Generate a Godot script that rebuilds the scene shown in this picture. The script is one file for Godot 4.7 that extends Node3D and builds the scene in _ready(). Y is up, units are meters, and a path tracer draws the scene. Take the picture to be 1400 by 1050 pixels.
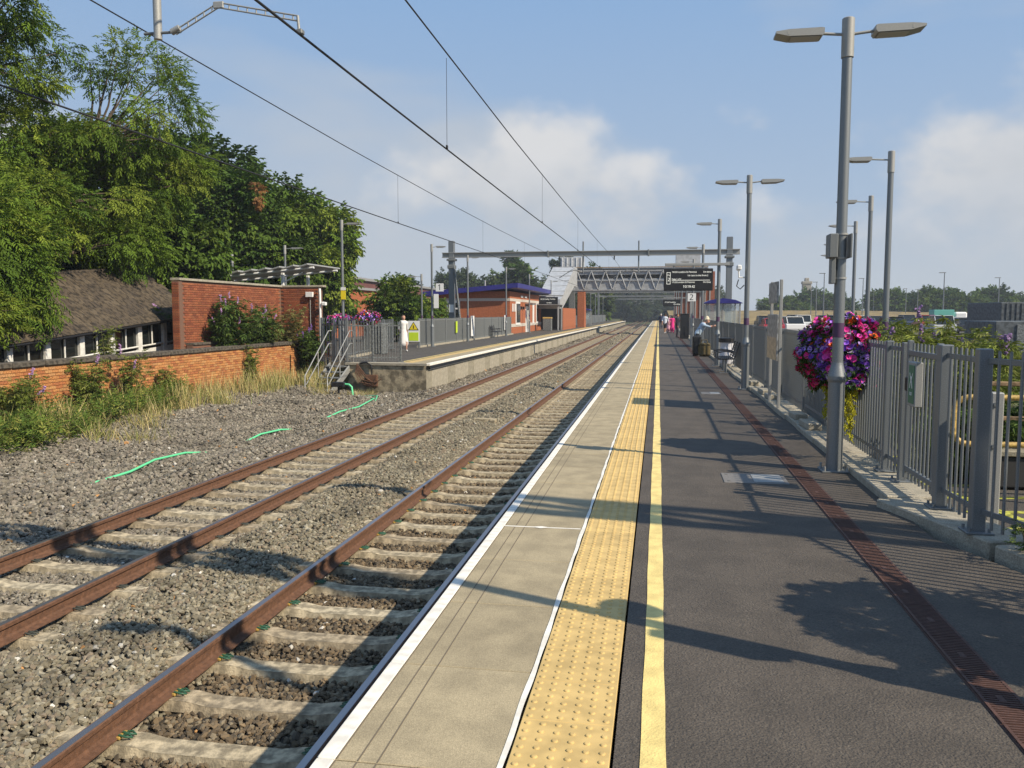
extends Node3D
# Railway platforms on a hazy summer day. x: across the tracks, -z: along them, y = 0: platform surface.

class MB:
	var v := PackedVector3Array()
	var n := PackedVector3Array()
	var c := PackedColorArray()
	var col := Color.WHITE
	var colored := false
	func tri(a: Vector3, b: Vector3, d: Vector3, na: Vector3, nb: Vector3, nd: Vector3) -> void:
		v.append(a); v.append(b); v.append(d)
		n.append(na); n.append(nb); n.append(nd)
		if colored:
			c.append(col); c.append(col); c.append(col)
	func face(p: Array, out: Vector3) -> void:
		var nn: Vector3 = (p[2] - p[0]).cross(p[1] - p[0])
		if nn.length() < 1e-12:
			return
		nn = nn.normalized()
		var q := p.duplicate()
		if nn.dot(out) < 0.0:
			q.reverse()
			nn = -nn
		for i in range(1, q.size() - 1):
			tri(q[0], q[i], q[i + 1], nn, nn, nn)
	func box(ctr: Vector3, s: Vector3, b := Basis.IDENTITY) -> void:
		var h := s * 0.5
		for ax in 3:
			for sg in [-1.0, 1.0]:
				var o := Vector3.ZERO
				o[ax] = sg
				var u := (ax + 1) % 3
				var w := (ax + 2) % 3
				var ps := []
				for k in [[-1, -1], [1, -1], [1, 1], [-1, 1]]:
					var q := Vector3.ZERO
					q[ax] = sg * h[ax]
					q[u] = k[0] * h[u]
					q[w] = k[1] * h[w]
					ps.append(ctr + b * q)
				face(ps, b * o)
	func cbox(ctr: Vector3, s: Vector3, ch: float, b := Basis.IDENTITY) -> void:
		var h := s * 0.5
		var P := func(sx: float, sy: float, sz: float, ax: int) -> Vector3:
			var q := Vector3(sx * h.x, sy * h.y, sz * h.z)
			var sg := Vector3(sx, sy, sz)
			for k in 3:
				if k != ax:
					q[k] -= sg[k] * ch
			return ctr + b * q
		for ax in 3:
			var u := (ax + 1) % 3
			var w := (ax + 2) % 3
			for sg in [-1.0, 1.0]:
				var ps := []
				for k in [[-1, -1], [1, -1], [1, 1], [-1, 1]]:
					var s3 := Vector3.ZERO
					s3[ax] = sg
					s3[u] = k[0]
					s3[w] = k[1]
					ps.append(P.call(s3.x, s3.y, s3.z, ax))
				var o := Vector3.ZERO
				o[ax] = sg
				face(ps, b * o)
			for su in [-1.0, 1.0]:
				for sw in [-1.0, 1.0]:
					var a := Vector3.ZERO
					a[u] = su
					a[w] = sw
					var lo := a
					var hi := a
					lo[ax] = -1.0
					hi[ax] = 1.0
					face([P.call(lo.x, lo.y, lo.z, u), P.call(hi.x, hi.y, hi.z, u), P.call(hi.x, hi.y, hi.z, w), P.call(lo.x, lo.y, lo.z, w)], b * a)
		for sx in [-1.0, 1.0]:
			for sy in [-1.0, 1.0]:
				for sz in [-1.0, 1.0]:
					face([P.call(sx, sy, sz, 0), P.call(sx, sy, sz, 1), P.call(sx, sy, sz, 2)], b * Vector3(sx, sy, sz))
	func tube(p: Array, r, seg := 8, caps := true) -> void:
		var prev := []
		var prevn := []
		var x := Vector3.ZERO
		var m := p.size()
		for i in m:
			var d: Vector3 = (p[mini(i + 1, m - 1)] - p[maxi(i - 1, 0)]).normalized()
			if i == 0:
				x = d.cross(Vector3.UP if absf(d.y) < 0.9 else Vector3.RIGHT).normalized()
			else:
				x = (x - d * x.dot(d)).normalized()
			var y := d.cross(x)
			var rr: float = r[i] if r is Array else r
			var ring := []
			var rn := []
			for k in seg:
				var a := TAU * (k + 0.5) / seg
				var o := x * cos(a) + y * sin(a)
				rn.append(o)
				ring.append(p[i] + o * rr)
			if i > 0:
				for k in seg:
					var k2 := (k + 1) % seg
					var g: Vector3 = (ring[k] - prev[k]).cross(prev[k2] - prev[k])
					if g.dot(rn[k]) >= 0.0:
						tri(prev[k], prev[k2], ring[k], prevn[k], prevn[k2], rn[k])
						tri(prev[k2], ring[k2], ring[k], prevn[k2], rn[k2], rn[k])
					else:
						tri(prev[k], ring[k], prev[k2], prevn[k], rn[k], prevn[k2])
						tri(prev[k2], ring[k], ring[k2], prevn[k2], rn[k], rn[k2])
			if caps and (i == 0 or i == m - 1):
				face(ring, -d if i == 0 else d)
			prev = ring
			prevn = rn
	func lathe(prof: Array, o: Vector3, seg := 16) -> void:
		for i in prof.size() - 1:
			var a: Vector2 = prof[i]
			var b: Vector2 = prof[i + 1]
			var sl := Vector2(b.y - a.y, a.x - b.x).normalized()
			for k in seg:
				var t0 := TAU * k / seg
				var t1 := TAU * (k + 1) / seg
				var d0 := Vector3(cos(t0), 0, sin(t0))
				var d1 := Vector3(cos(t1), 0, sin(t1))
				var n0 := d0 * sl.x + Vector3.UP * sl.y
				var n1 := d1 * sl.x + Vector3.UP * sl.y
				var p00 := o + d0 * a.x + Vector3.UP * a.y
				var p01 := o + d1 * a.x + Vector3.UP * a.y
				var p10 := o + d0 * b.x + Vector3.UP * b.y
				var p11 := o + d1 * b.x + Vector3.UP * b.y
				tri(p00, p01, p10, n0, n1, n0)
				tri(p01, p11, p10, n1, n1, n0)
	# a closed outline (Vector2 list, in the plane x,y) swept along z from z0 to z1
	func sweep(o: Array, z0: float, z1: float, at := Vector3.ZERO, b := Basis.IDENTITY) -> void:
		var m := o.size()
		var mid := Vector2.ZERO
		for q in o:
			mid += q / m
		var area := 0.0
		for i in m:
			area += o[i].cross(o[(i + 1) % m])
		for i in m:
			var a: Vector2 = o[i]
			var d: Vector2 = o[(i + 1) % m]
			var e := d - a
			var out := Vector3(e.y, -e.x, 0) * (1.0 if area > 0 else -1.0)
			face([at + b * Vector3(a.x, a.y, z0), at + b * Vector3(d.x, d.y, z0), at + b * Vector3(d.x, d.y, z1), at + b * Vector3(a.x, a.y, z1)], b * out)
		var idx := Geometry2D.triangulate_polygon(PackedVector2Array(o))
		for i in range(0, idx.size(), 3):
			for z in [z0, z1]:
				var t := []
				for k in 3:
					t.append(at + b * Vector3(o[idx[i + k]].x, o[idx[i + k]].y, z))
				face(t, b * Vector3(0, 0, -1 if (z == z0) == (z0 < z1) else 1))
	func mesh() -> ArrayMesh:
		var a := []
		a.resize(Mesh.ARRAY_MAX)
		a[Mesh.ARRAY_VERTEX] = v
		a[Mesh.ARRAY_NORMAL] = n
		if colored:
			a[Mesh.ARRAY_COLOR] = c
		var m := ArrayMesh.new()
		m.add_surface_from_arrays(Mesh.PRIMITIVE_TRIANGLES, a)
		return m

var M := {}
var T := {}
var counts := {}
var rng := RandomNumberGenerator.new()

# ---------------------------------------------------------------- naming and placing
func numbered(s: String) -> String:
	var k: int = counts.get(s, 0)
	counts[s] = k + 1
	return s if k == 0 else "%s_%03d" % [s, k]

func tag(o: Node, label := "", category := "", group := "", kind := "") -> Node:
	for a in [["label", label], ["category", category], ["group", group], ["kind", kind]]:
		if a[1]:
			o.set_meta(a[0], a[1])
	return o

func thing(called: String, label: String, category: String, at := Vector3.ZERO, group := "", turn := 0.0) -> Node3D:
	var o := Node3D.new()
	o.name = numbered(called)
	add_child(o)
	o.position = at
	o.rotation.y = turn
	tag(o, label, category, group)
	return o

func part(parent: Node3D, called: String, mesh: Mesh, m: Material, at := Vector3.ZERO, b := Basis.IDENTITY) -> MeshInstance3D:
	var o := MeshInstance3D.new()
	o.mesh = mesh
	o.material_override = m
	o.name = called
	parent.add_child(o, true)
	o.transform = Transform3D(b, at)
	return o

func one(called: String, label: String, category: String, mesh: Mesh, m: Material, at := Vector3.ZERO, group := "") -> MeshInstance3D:
	var o := part(self, numbered(called), mesh, m, at)
	tag(o, label, category, group)
	return o

func struct(called: String, mesh: Mesh, m: Material) -> MeshInstance3D:
	var o := part(self, numbered(called), mesh, m)
	o.set_meta("kind", "structure")
	return o

func many(parent: Node3D, called: String, mesh: Mesh, m: Material, xs: Array, cs := []) -> MultiMeshInstance3D:
	var q := MultiMesh.new()
	q.transform_format = MultiMesh.TRANSFORM_3D
	q.use_colors = not cs.is_empty()
	q.mesh = mesh
	q.instance_count = xs.size()
	for i in xs.size():
		q.set_instance_transform(i, xs[i])
	if cs:
		for i in xs.size():
			q.set_instance_color(i, cs[i])
	var o := MultiMeshInstance3D.new()
	o.multimesh = q
	o.material_override = m
	o.name = called if parent != self else numbered(called)
	parent.add_child(o, true)
	return o

func copy(o: Node3D, at: Vector3, label := "", turn := 0.0) -> Node3D:
	var c: Node3D = o.duplicate()
	c.name = numbered(String(o.name).rstrip("0123456789").rstrip("_"))
	add_child(c)
	c.position = at
	c.rotation.y = turn
	if label:
		c.set_meta("label", label)
	return c

# ---------------------------------------------------------------- materials
func noise_tex(kind: int, freq: float, lo: float, hi: float, sd: int, octaves := 4, o0 := 0.2, o1 := 0.8, size := 512) -> NoiseTexture2D:
	var f := FastNoiseLite.new()
	f.noise_type = kind
	f.frequency = freq
	f.seed = sd
	f.fractal_octaves = octaves
	var t := NoiseTexture2D.new()
	t.width = size
	t.height = size
	t.seamless = true
	t.noise = f
	var g := Gradient.new()
	g.offsets = PackedFloat32Array([o0, o1])
	g.colors = PackedColorArray([Color(lo, lo, lo), Color(hi, hi, hi)])
	t.color_ramp = g
	return t

func normal_tex(kind: int, freq: float, sd: int, strength: float, octaves := 4) -> NoiseTexture2D:
	var f := FastNoiseLite.new()
	f.noise_type = kind
	f.frequency = freq
	f.seed = sd
	f.fractal_octaves = octaves
	var t := NoiseTexture2D.new()
	t.width = 512
	t.height = 512
	t.seamless = true
	t.as_normal_map = true
	t.bump_strength = strength
	t.noise = f
	return t

func mk(key: String, lin: Color, rough := 0.85, metal := 0.0, tex: Texture2D = null, scale := 1.0, nrm: Texture2D = null, nstr := 1.0, patch := 0.0) -> StandardMaterial3D:
	var m := StandardMaterial3D.new()
	m.resource_name = key
	var s := lin.linear_to_srgb()
	s.a = lin.a
	m.albedo_color = s
	m.roughness = rough
	m.metallic = metal
	if tex or nrm:
		m.uv1_triplanar = true
		m.uv1_world_triplanar = true
		m.uv1_scale = Vector3.ONE * scale
		m.uv1_triplanar_sharpness = 4.0
	m.albedo_texture = tex
	if nrm:
		m.normal_enabled = true
		m.normal_texture = nrm
		m.normal_scale = nstr
	if patch > 0.0:
		m.detail_enabled = true
		m.detail_albedo = T.patch
		m.detail_blend_mode = BaseMaterial3D.BLEND_MODE_MUL
		m.detail_uv_layer = BaseMaterial3D.DETAIL_UV_2
		m.uv2_triplanar = true
		m.uv2_world_triplanar = true
		m.uv2_scale = Vector3.ONE * patch
	M[key] = m
	return m

func tinted(key: String, rough := 0.8, backlight := 0.0) -> StandardMaterial3D:
	var m := StandardMaterial3D.new()
	m.resource_name = key
	m.vertex_color_use_as_albedo = true
	m.roughness = rough
	if backlight > 0.0:
		m.backlight_enabled = true
		m.backlight = Color(backlight, backlight, backlight)
	M[key] = m
	return m

func materials() -> void:
	var SX := FastNoiseLite.TYPE_SIMPLEX_SMOOTH
	var VA := FastNoiseLite.TYPE_VALUE
	var CE := FastNoiseLite.TYPE_CELLULAR
	T.patch = noise_tex(SX, 0.012, 0.9, 1.0, 3, 5, 0.25, 0.7)
	T.speck = noise_tex(VA, 0.45, 0.66, 1.0, 5, 2, 0.2, 0.95)
	T.speck.color_ramp.add_point(0.62, Color(0.80, 0.80, 0.80))
	T.chip = noise_tex(VA, 0.17, 0.62, 1.0, 6, 2, 0.12, 0.93, 1024)
	T.chip.color_ramp.add_point(0.45, Color(0.78, 0.76, 0.74))
	T.chip.color_ramp.add_point(0.74, Color(0.84, 0.83, 0.81))
	T.grit = noise_tex(VA, 0.25, 0.8, 1.0, 7, 3, 0.2, 0.8)
	T.blot = noise_tex(SX, 0.02, 0.72, 1.0, 9, 5, 0.3, 0.7)
	T.stain = noise_tex(SX, 0.01, 0.66, 1.0, 11, 6, 0.25, 0.65)
	T.moss = noise_tex(SX, 0.03, 0.42, 1.0, 17, 5, 0.22, 0.5)
	T.galv = noise_tex(CE, 0.05, 0.78, 1.0, 13, 2, 0.0, 1.0)
	T.rust = noise_tex(SX, 0.03, 0.82, 1.0, 15, 5, 0.2, 0.8)
	T.n_grit = normal_tex(VA, 0.3, 21, 6.0, 3)
	T.n_soft = normal_tex(SX, 0.02, 23, 4.0, 5)
	T.n_stone = normal_tex(CE, 0.06, 25, 12.0, 3)
	mk("asphalt", Color(0.160, 0.138, 0.114), 0.78, 0, T.chip, 0.85, T.n_grit, 0.45, 0.31)
	mk("asphalt_old", Color(0.165, 0.145, 0.122), 0.9, 0, T.speck, 0.8, T.n_grit, 0.6, 0.21)
	for k in 4:
		var f: float = [1.0, 0.93, 1.05, 0.98][k]
		mk("coping_%d" % k, Color(0.495 * f, 0.41 * f, 0.26 * f), 0.85, 0, T.grit, 2.3, T.n_grit, 0.3, 0.43)
		mk("tactile_%d" % k, Color(0.65 * f, 0.46 * f, 0.18 * f), 0.75, 0, T.patch, 0.9)
	mk("groove", Color(0.16, 0.13, 0.09), 0.9)
	mk("white_paint", Color(0.86, 0.82, 0.73), 0.7, 0, T.patch, 1.3)
	mk("yellow_paint", Color(0.84, 0.66, 0.25), 0.7, 0, T.patch, 0.9, T.n_grit, 0.2)
	mk("lime_paint", Color(0.5, 0.5, 0.08), 0.7, 0, T.stain, 1.9)
	mk("concrete", Color(0.40, 0.36, 0.27), 0.9, 0, T.grit, 1.0, T.n_grit, 0.4, 0.6)
	mk("concrete_pale", Color(0.50, 0.45, 0.35), 0.9, 0, T.grit, 1.0, T.n_grit, 0.4, 0.7)
	mk("concrete_stained", Color(0.44, 0.37, 0.25), 0.9, 0, T.stain, 0.45, T.n_grit, 0.4, 1.3)
	mk("sleeper_a", Color(0.54, 0.45, 0.30), 0.9, 0, T.blot, 0.8, T.n_grit, 0.25, 3.1)
	mk("sleeper_b", Color(0.48, 0.39, 0.26), 0.9, 0, T.blot, 0.8, T.n_grit, 0.25, 2.3)
	mk("sleeper_c", Color(0.60, 0.51, 0.35), 0.9, 0, T.blot, 0.8, T.n_grit, 0.25, 2.7)
	mk("rail_rust", Color(0.175, 0.085, 0.047), 0.8, 0, T.rust, 1.0, T.n_grit, 0.25, 2.0)
	mk("rail_top", Color(0.42, 0.38, 0.38), 0.34, 0.9)
	mk("clip_green", Color(0.03, 0.10, 0.055), 0.5)
	mk("clip_yellow", Color(0.42, 0.27, 0.06), 0.6)
	mk("clip_dark", Color(0.05, 0.055, 0.045), 0.7)
	mk("galv", Color(0.295, 0.317, 0.33), 0.46, 0.55, T.galv, 5.0)
	mk("galv_dull", Color(0.27, 0.285, 0.285), 0.6, 0.4, T.galv, 5.0)
	mk("galv_pale", Color(0.46, 0.46, 0.44), 0.55, 0.3, T.galv, 5.0)
	mk("steel_grey", Color(0.22, 0.235, 0.235), 0.55, 0.2, T.blot, 1.0)
	mk("bolt", Color(0.20, 0.19, 0.17), 0.5, 0.6)
	mk("lamp_lens", Color(0.42, 0.41, 0.38), 0.3)
	mk("purple", Color(0.075, 0.03, 0.085), 0.55)
	mk("black", Color(0.015, 0.015, 0.017), 0.5)
	mk("rubber", Color(0.03, 0.03, 0.032), 0.8)
	mk("grate", Color(0.125, 0.062, 0.046), 0.75, 0.1, T.rust, 2.0, null, 1, 1.7)
	mk("cover", Color(0.25, 0.235, 0.22), 0.7, 0.1, T.galv, 2.0)
	mk("soil", Color(0.11, 0.085, 0.055), 0.95, 0, T.stain, 0.5, T.n_stone, 0.7, 0.3)
	mk("trackbed", Color(0.088, 0.071, 0.05), 0.95, 0, T.speck, 0.3, T.n_stone, 1.0, 0.2)
	mk("mortar", Color(0.46, 0.27, 0.13), 0.95, 0, T.grit, 1.0)
	mk("mortar_dark", Color(0.22, 0.12, 0.08), 0.95, 0, T.grit, 1.0)
	for k in 5:
		var cc: Color = [Color(0.68, 0.30, 0.10), Color(0.62, 0.25, 0.085), Color(0.72, 0.36, 0.135), Color(0.53, 0.19, 0.07), Color(0.66, 0.33, 0.13)][k]
		mk("brick_%d" % k, cc, 0.9, 0, T.blot, 3.1, T.n_grit, 0.5)
		var cd: Color = [Color(0.40, 0.125, 0.055), Color(0.34, 0.10, 0.045), Color(0.44, 0.15, 0.065), Color(0.30, 0.09, 0.045), Color(0.37, 0.13, 0.06)][k]
		mk("red_brick_%d" % k, cd, 0.9, 0, T.blot, 3.1, T.n_grit, 0.5)
	var bm := mk("brick_tinted", Color.WHITE, 0.9, 0, T.blot, 3.1, T.n_grit, 0.5)
	bm.vertex_color_use_as_albedo = true
	mk("building_brick", Color(0.50, 0.155, 0.06), 0.9, 0, T.grit, 1.6, T.n_grit, 0.3, 0.7)
	mk("tower_brick", Color(0.40, 0.13, 0.065), 0.9, 0, T.grit, 1.6, null, 1, 0.5)
	mk("stone_band", Color(0.66, 0.60, 0.53), 0.8, 0, T.grit, 1)
	mk("coping_dark", Color(0.13, 0.11, 0.085), 0.9, 0, T.stain, 1.2, T.n_grit, 0.5, 0.9)
	mk("roof_tile_a", Color(0.090, 0.068, 0.044), 0.9, 0, T.moss, 0.33, T.n_grit, 0.6)
	mk("roof_tile_b", Color(0.076, 0.058, 0.040), 0.9, 0, T.moss, 0.33, T.n_grit, 0.6)
	mk("roof_tile_c", Color(0.108, 0.083, 0.055), 0.9, 0, T.moss, 0.33, T.n_grit, 0.6)
	mk("lead", Color(0.13, 0.15, 0.18), 0.6, 0.1, T.blot, 1)
	mk("white_wood", Color(0.76, 0.75, 0.70), 0.6, 0, T.patch, 0.8)
	mk("white", Color(0.78, 0.78, 0.76), 0.5)
	mk("blue", Color(0.028, 0.026, 0.20), 0.45, 0, T.patch, 0.2)
	mk("cladding", Color(0.16, 0.06, 0.05), 0.7, 0, T.patch, 0.2)
	mk("cladding_pale", Color(0.47, 0.48, 0.49), 0.5, 0.1, T.patch, 0.2)
	mk("bridge_grey", Color(0.36, 0.37, 0.38), 0.55, 0.1, T.patch, 0.2)
	mk("roof_grey", Color(0.27, 0.27, 0.265), 0.6)
	mk("sign_white", Color(0.80, 0.80, 0.78), 0.4)
	mk("sign_back", Color(0.44, 0.38, 0.29), 0.35, 0.5, T.blot, 0.8)
	mk("sign_grey", Color(0.40, 0.40, 0.39), 0.5, 0.3, T.blot, 0.8)
	mk("sign_yellow", Color(0.80, 0.62, 0.02), 0.5)
	mk("sign_lime", Color(0.55, 0.72, 0.03), 0.5)
	mk("sign_green", Color(0.025, 0.16, 0.085), 0.4)
	mk("pipe_yellow", Color(0.66, 0.44, 0.12), 0.5, 0, T.blot, 2)
	mk("cable_green", Color(0.13, 0.62, 0.30), 0.5)
	mk("wood", Color(0.30, 0.20, 0.11), 0.9, 0, T.stain, 1.2)
	mk("bark", Color(0.13, 0.10, 0.07), 0.95, 0, T.stain, 1.3, T.n_grit, 0.8)
	mk("stalk", Color(0.15, 0.13, 0.06), 0.9)
	mk("container", Color(0.10, 0.115, 0.125), 0.6, 0, T.blot, 0.4)
	mk("teal", Color(0.12, 0.42, 0.35), 0.5)
	mk("field", Color(0.36, 0.26, 0.10), 0.95, 0, T.stain, 0.05, T.n_stone, 0.4, 0.013)
	mk("meadow", Color(0.10, 0.115, 0.035), 0.95, 0, T.stain, 0.12, T.n_stone, 0.5, 0.02)
	mk("wire", Color(0.03, 0.03, 0.032), 0.6, 0.3)
	mk("insulator", Color(0.25, 0.24, 0.23), 0.3)
	mk("tower_stone", Color(0.42, 0.39, 0.33), 0.9, 0, T.blot, 0.3)
	mk("bag_plastic", Color(0.62, 0.62, 0.66), 0.35)
	mk("brown_bag", Color(0.12, 0.09, 0.035), 0.8)
	mk("tyre", Color(0.02, 0.02, 0.02), 0.9)
	var g := mk("glass_dark", Color(0.012, 0.015, 0.015), 0.08)
	g.metallic_specular = 0.6
	var gp := mk("glass_pane", Color(0.5, 0.56, 0.55, 0.28), 0.06)
	gp.transparency = BaseMaterial3D.TRANSPARENCY_ALPHA
	var led := mk("led_text", Color(0.8, 0.8, 0.75), 0.6)
	led.emission_enabled = true
	led.emission = Color(0.95, 0.95, 0.9)
	led.emission_energy_multiplier = 0.5
	tinted("leaf", 0.8, 0.7).metallic_specular = 0.3
	tinted("petal", 0.6, 0.3)
	tinted("grass", 0.8, 0.3)
	tinted("stone", 0.92)
	tinted("skin_cloth", 0.85)

# ---------------------------------------------------------------- camera, sky, sun
func sky_picture() -> ImageTexture:
	var W := 3072
	var H := 1536
	var f := FastNoiseLite.new()
	f.noise_type = FastNoiseLite.TYPE_SIMPLEX_SMOOTH
	f.seed = 77
	f.frequency = 7.0
	f.fractal_octaves = 6
	f.fractal_gain = 0.55
	var wisp := FastNoiseLite.new()
	wisp.noise_type = FastNoiseLite.TYPE_SIMPLEX_SMOOTH
	wisp.seed = 5
	wisp.frequency = 2.2
	wisp.fractal_octaves = 4
	# heaps of cumulus: bearing and elevation of the middle, half width, half height, in degrees; those in view first, more of the same kind all round
	var heap := [[-9.0, 9.2, 9.0, 4.6, 1.0], [-3.0, 8.6, 8.0, 3.6, 0.85], [-15.0, 7.6, 6.0, 3.2, 0.7], [22.0, 9.4, 9.0, 5.4, 1.0], [30.0, 8.4, 9.0, 5.6, 0.95], [14.5, 5.6, 9.0, 2.6, 0.7], [6.0, 6.4, 7.0, 2.8, 0.75], [5.0, 12.6, 4.4, 1.6, 0.55], [-22.0, 4.2, 8.0, 2.0, 0.45]]
	var r := RandomNumberGenerator.new()
	r.seed = 4
	for k in 30:
		heap.append([40.0 + 288.0 * k / 30.0 + r.randf_range(-3, 3), r.randf_range(5, 12), r.randf_range(5, 9), r.randf_range(2.4, 5.2), r.randf_range(0.6, 1.0)])
	var data := PackedFloat32Array()
	data.resize(W * H * 3)
	var top := Vector3(0.25, 0.375, 0.60)
	var mid := Vector3(0.235, 0.41, 0.69)
	var low := Vector3(0.50, 0.575, 0.655)
	var low2 := Vector3(0.545, 0.595, 0.645)
	for y in H:
		var el := 90.0 - 180.0 * (y + 0.5) / H
		var base := low2
		if el > 0.0:
			var t := clampf(el / 24.0, 0, 1)
			base = low.lerp(mid, pow(t, 0.85)) if el < 24.0 else mid.lerp(top, clampf((el - 24.0) / 50.0, 0, 1))
			base = low2.lerp(base, clampf(el / 5.0, 0, 1))
		var i := y * W * 3
		if el < -1.0 or el > 34.0:
			for x in W:
				data[i] = base.x * 0.8
				data[i + 1] = base.y * 0.8
				data[i + 2] = base.z * 0.8
				i += 3
			continue
		var ce := cos(deg_to_rad(el))
		var se := sin(deg_to_rad(el))
		var row := PackedFloat32Array()
		var row2 := PackedFloat32Array()
		row.resize(W)
		row2.resize(W)
		for h in heap:
			var dy: float = (el - h[1]) / (h[3] * (1.0 if el > h[1] else 1.5))
			if absf(dy) > 2.2:
				continue
			var dy2: float = (el + 1.6 - h[1]) / (h[3] * (1.0 if el + 1.6 > h[1] else 1.5))
			var x0 := int(W * (h[0] - 2.2 * h[2]) / 360.0)
			var x1 := int(W * (h[0] + 2.2 * h[2]) / 360.0)
			var g: float = exp(-dy * dy) * h[4]
			var g2: float = exp(-dy2 * dy2) * h[4]
			for x in range(x0, x1):
				var dx: float = (360.0 * x / W - h[0]) / h[2]
				var q := exp(-dx * dx)
				var xx := posmod(x, W)
				row[xx] = maxf(row[xx], g * q)
				row2[xx] = maxf(row2[xx], g2 * q)
		for x in W:
			var ph := TAU * x / W
			var sx := sin(ph) * ce
			var cz := -cos(ph) * ce
			var c := base
			var wv := clampf(wisp.get_noise_3d(sx, se * 3.0, cz) * 1.3 + 0.66 - el * 0.045, 0, 1) * clampf(el / 4.0, 0, 1)
			c = c.lerp(Vector3(0.525, 0.57, 0.63), wv * 0.75)
			if row[x] > 0.08:
				var nz := f.get_noise_3d(sx, se * 1.5, cz)
				var d := row[x] + nz * 0.55 - 0.40
				if d > 0.0:
					var lit := clampf(0.5 + (row[x] - row2[x]) * 1.4 + nz * 0.5, 0.0, 1.0)
					var cc := Vector3(0.475, 0.515, 0.57).lerp(Vector3(0.735, 0.735, 0.74), lit)
					cc = c.lerp(cc, clampf(0.25 + el / 11.0, 0, 1))
					c = c.lerp(cc, smoothstep(0.0, 0.55, d) * 0.9)
			data[i] = c.x * 0.8
			data[i + 1] = c.y * 0.8
			data[i + 2] = c.z * 0.8
			i += 3
	return ImageTexture.create_from_image(Image.create_from_data(W, H, false, Image.FORMAT_RGBF, data.to_byte_array()))

func camera_and_light() -> void:
	var cam := Camera3D.new()
	cam.name = "camera"
	cam.fov = rad_to_deg(2.0 * atan(525.0 / 1140.0))
	cam.far = 4000.0
	cam.position = Vector3(0, 1.76, 0)
	cam.rotation = Vector3(-atan(96.0 / 1140.0), atan(200.0 / 1144.0), 0)
	add_child(cam)
	cam.current = true
	var we := WorldEnvironment.new()
	we.name = "world_environment"
	var e := Environment.new()
	e.background_mode = Environment.BG_SKY
	var s := Sky.new()
	var sm := PanoramaSkyMaterial.new()
	sm.panorama = sky_picture()
	s.sky_material = sm
	e.sky = s
	e.background_energy_multiplier = 1.0
	e.tonemap_mode = Environment.TONE_MAPPER_LINEAR
	e.tonemap_exposure = 1.25
	e.fog_enabled = true
	e.fog_density = 0.0005
	e.fog_light_color = Color(0.86, 0.9, 0.95)
	e.sdfgi_enabled = true
	e.ssao_enabled = true
	e.ssil_enabled = true
	we.environment = e
	add_child(we)
	var sun := DirectionalLight3D.new()
	sun.name = "sun"
	sun.light_color = Color(1.0, 0.945, 0.85)
	sun.light_energy = 1.5
	sun.light_angular_distance = 0.55
	sun.shadow_enabled = true
	var el := deg_to_rad(40.0)
	sun.look_at_from_position(Vector3.ZERO, Vector3(-0.92 * cos(el), -sin(el), -0.39 * cos(el)))
	add_child(sun)

# ---------------------------------------------------------------- small shape helpers
func bx(s: Vector3, at := Vector3.ZERO, b := Basis.IDENTITY) -> ArrayMesh:
	var q := MB.new()
	q.box(at, s, b)
	return q.mesh()

func cb(s: Vector3, ch: float, at := Vector3.ZERO, b := Basis.IDENTITY) -> ArrayMesh:
	var q := MB.new()
	q.cbox(at, s, ch, b)
	return q.mesh()

func tb(p: Array, r, seg := 8) -> ArrayMesh:
	var q := MB.new()
	q.tube(p, r, seg)
	return q.mesh()

func V(x: float, y: float, z: float) -> Vector3:
	return Vector3(x, y, z)

# flat sheet over a polygon of (x, z) points with a thickness below
func slab(pts: Array, y: float, thick: float) -> ArrayMesh:
	var o := []
	for p in pts:
		o.append(Vector2(p[0], p[1]))
	var q := MB.new()
	# the outline lies in x,z: turn the sweep so that its z runs down
	var b := Basis(Vector3(1, 0, 0), Vector3(0, 0, 1), Vector3(0, -1, 0))
	q.sweep(o, 0.0, thick, Vector3(0, y, 0), b)
	return q.mesh()

func words(s: String, size: float, depth := 0.004) -> TextMesh:
	var t := TextMesh.new()
	var f := SystemFont.new()
	f.font_names = PackedStringArray(["Droid Sans"])
	t.font = f
	t.text = s
	t.font_size = 32
	t.pixel_size = size / 24.0
	t.depth = depth
	t.curve_step = 4.0
	return t

# ---------------------------------------------------------------- platform, tracks
const EDGE := -1.315
const RAIL_TOP := -0.847
const SLEEPER_TOP := -1.016

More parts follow.
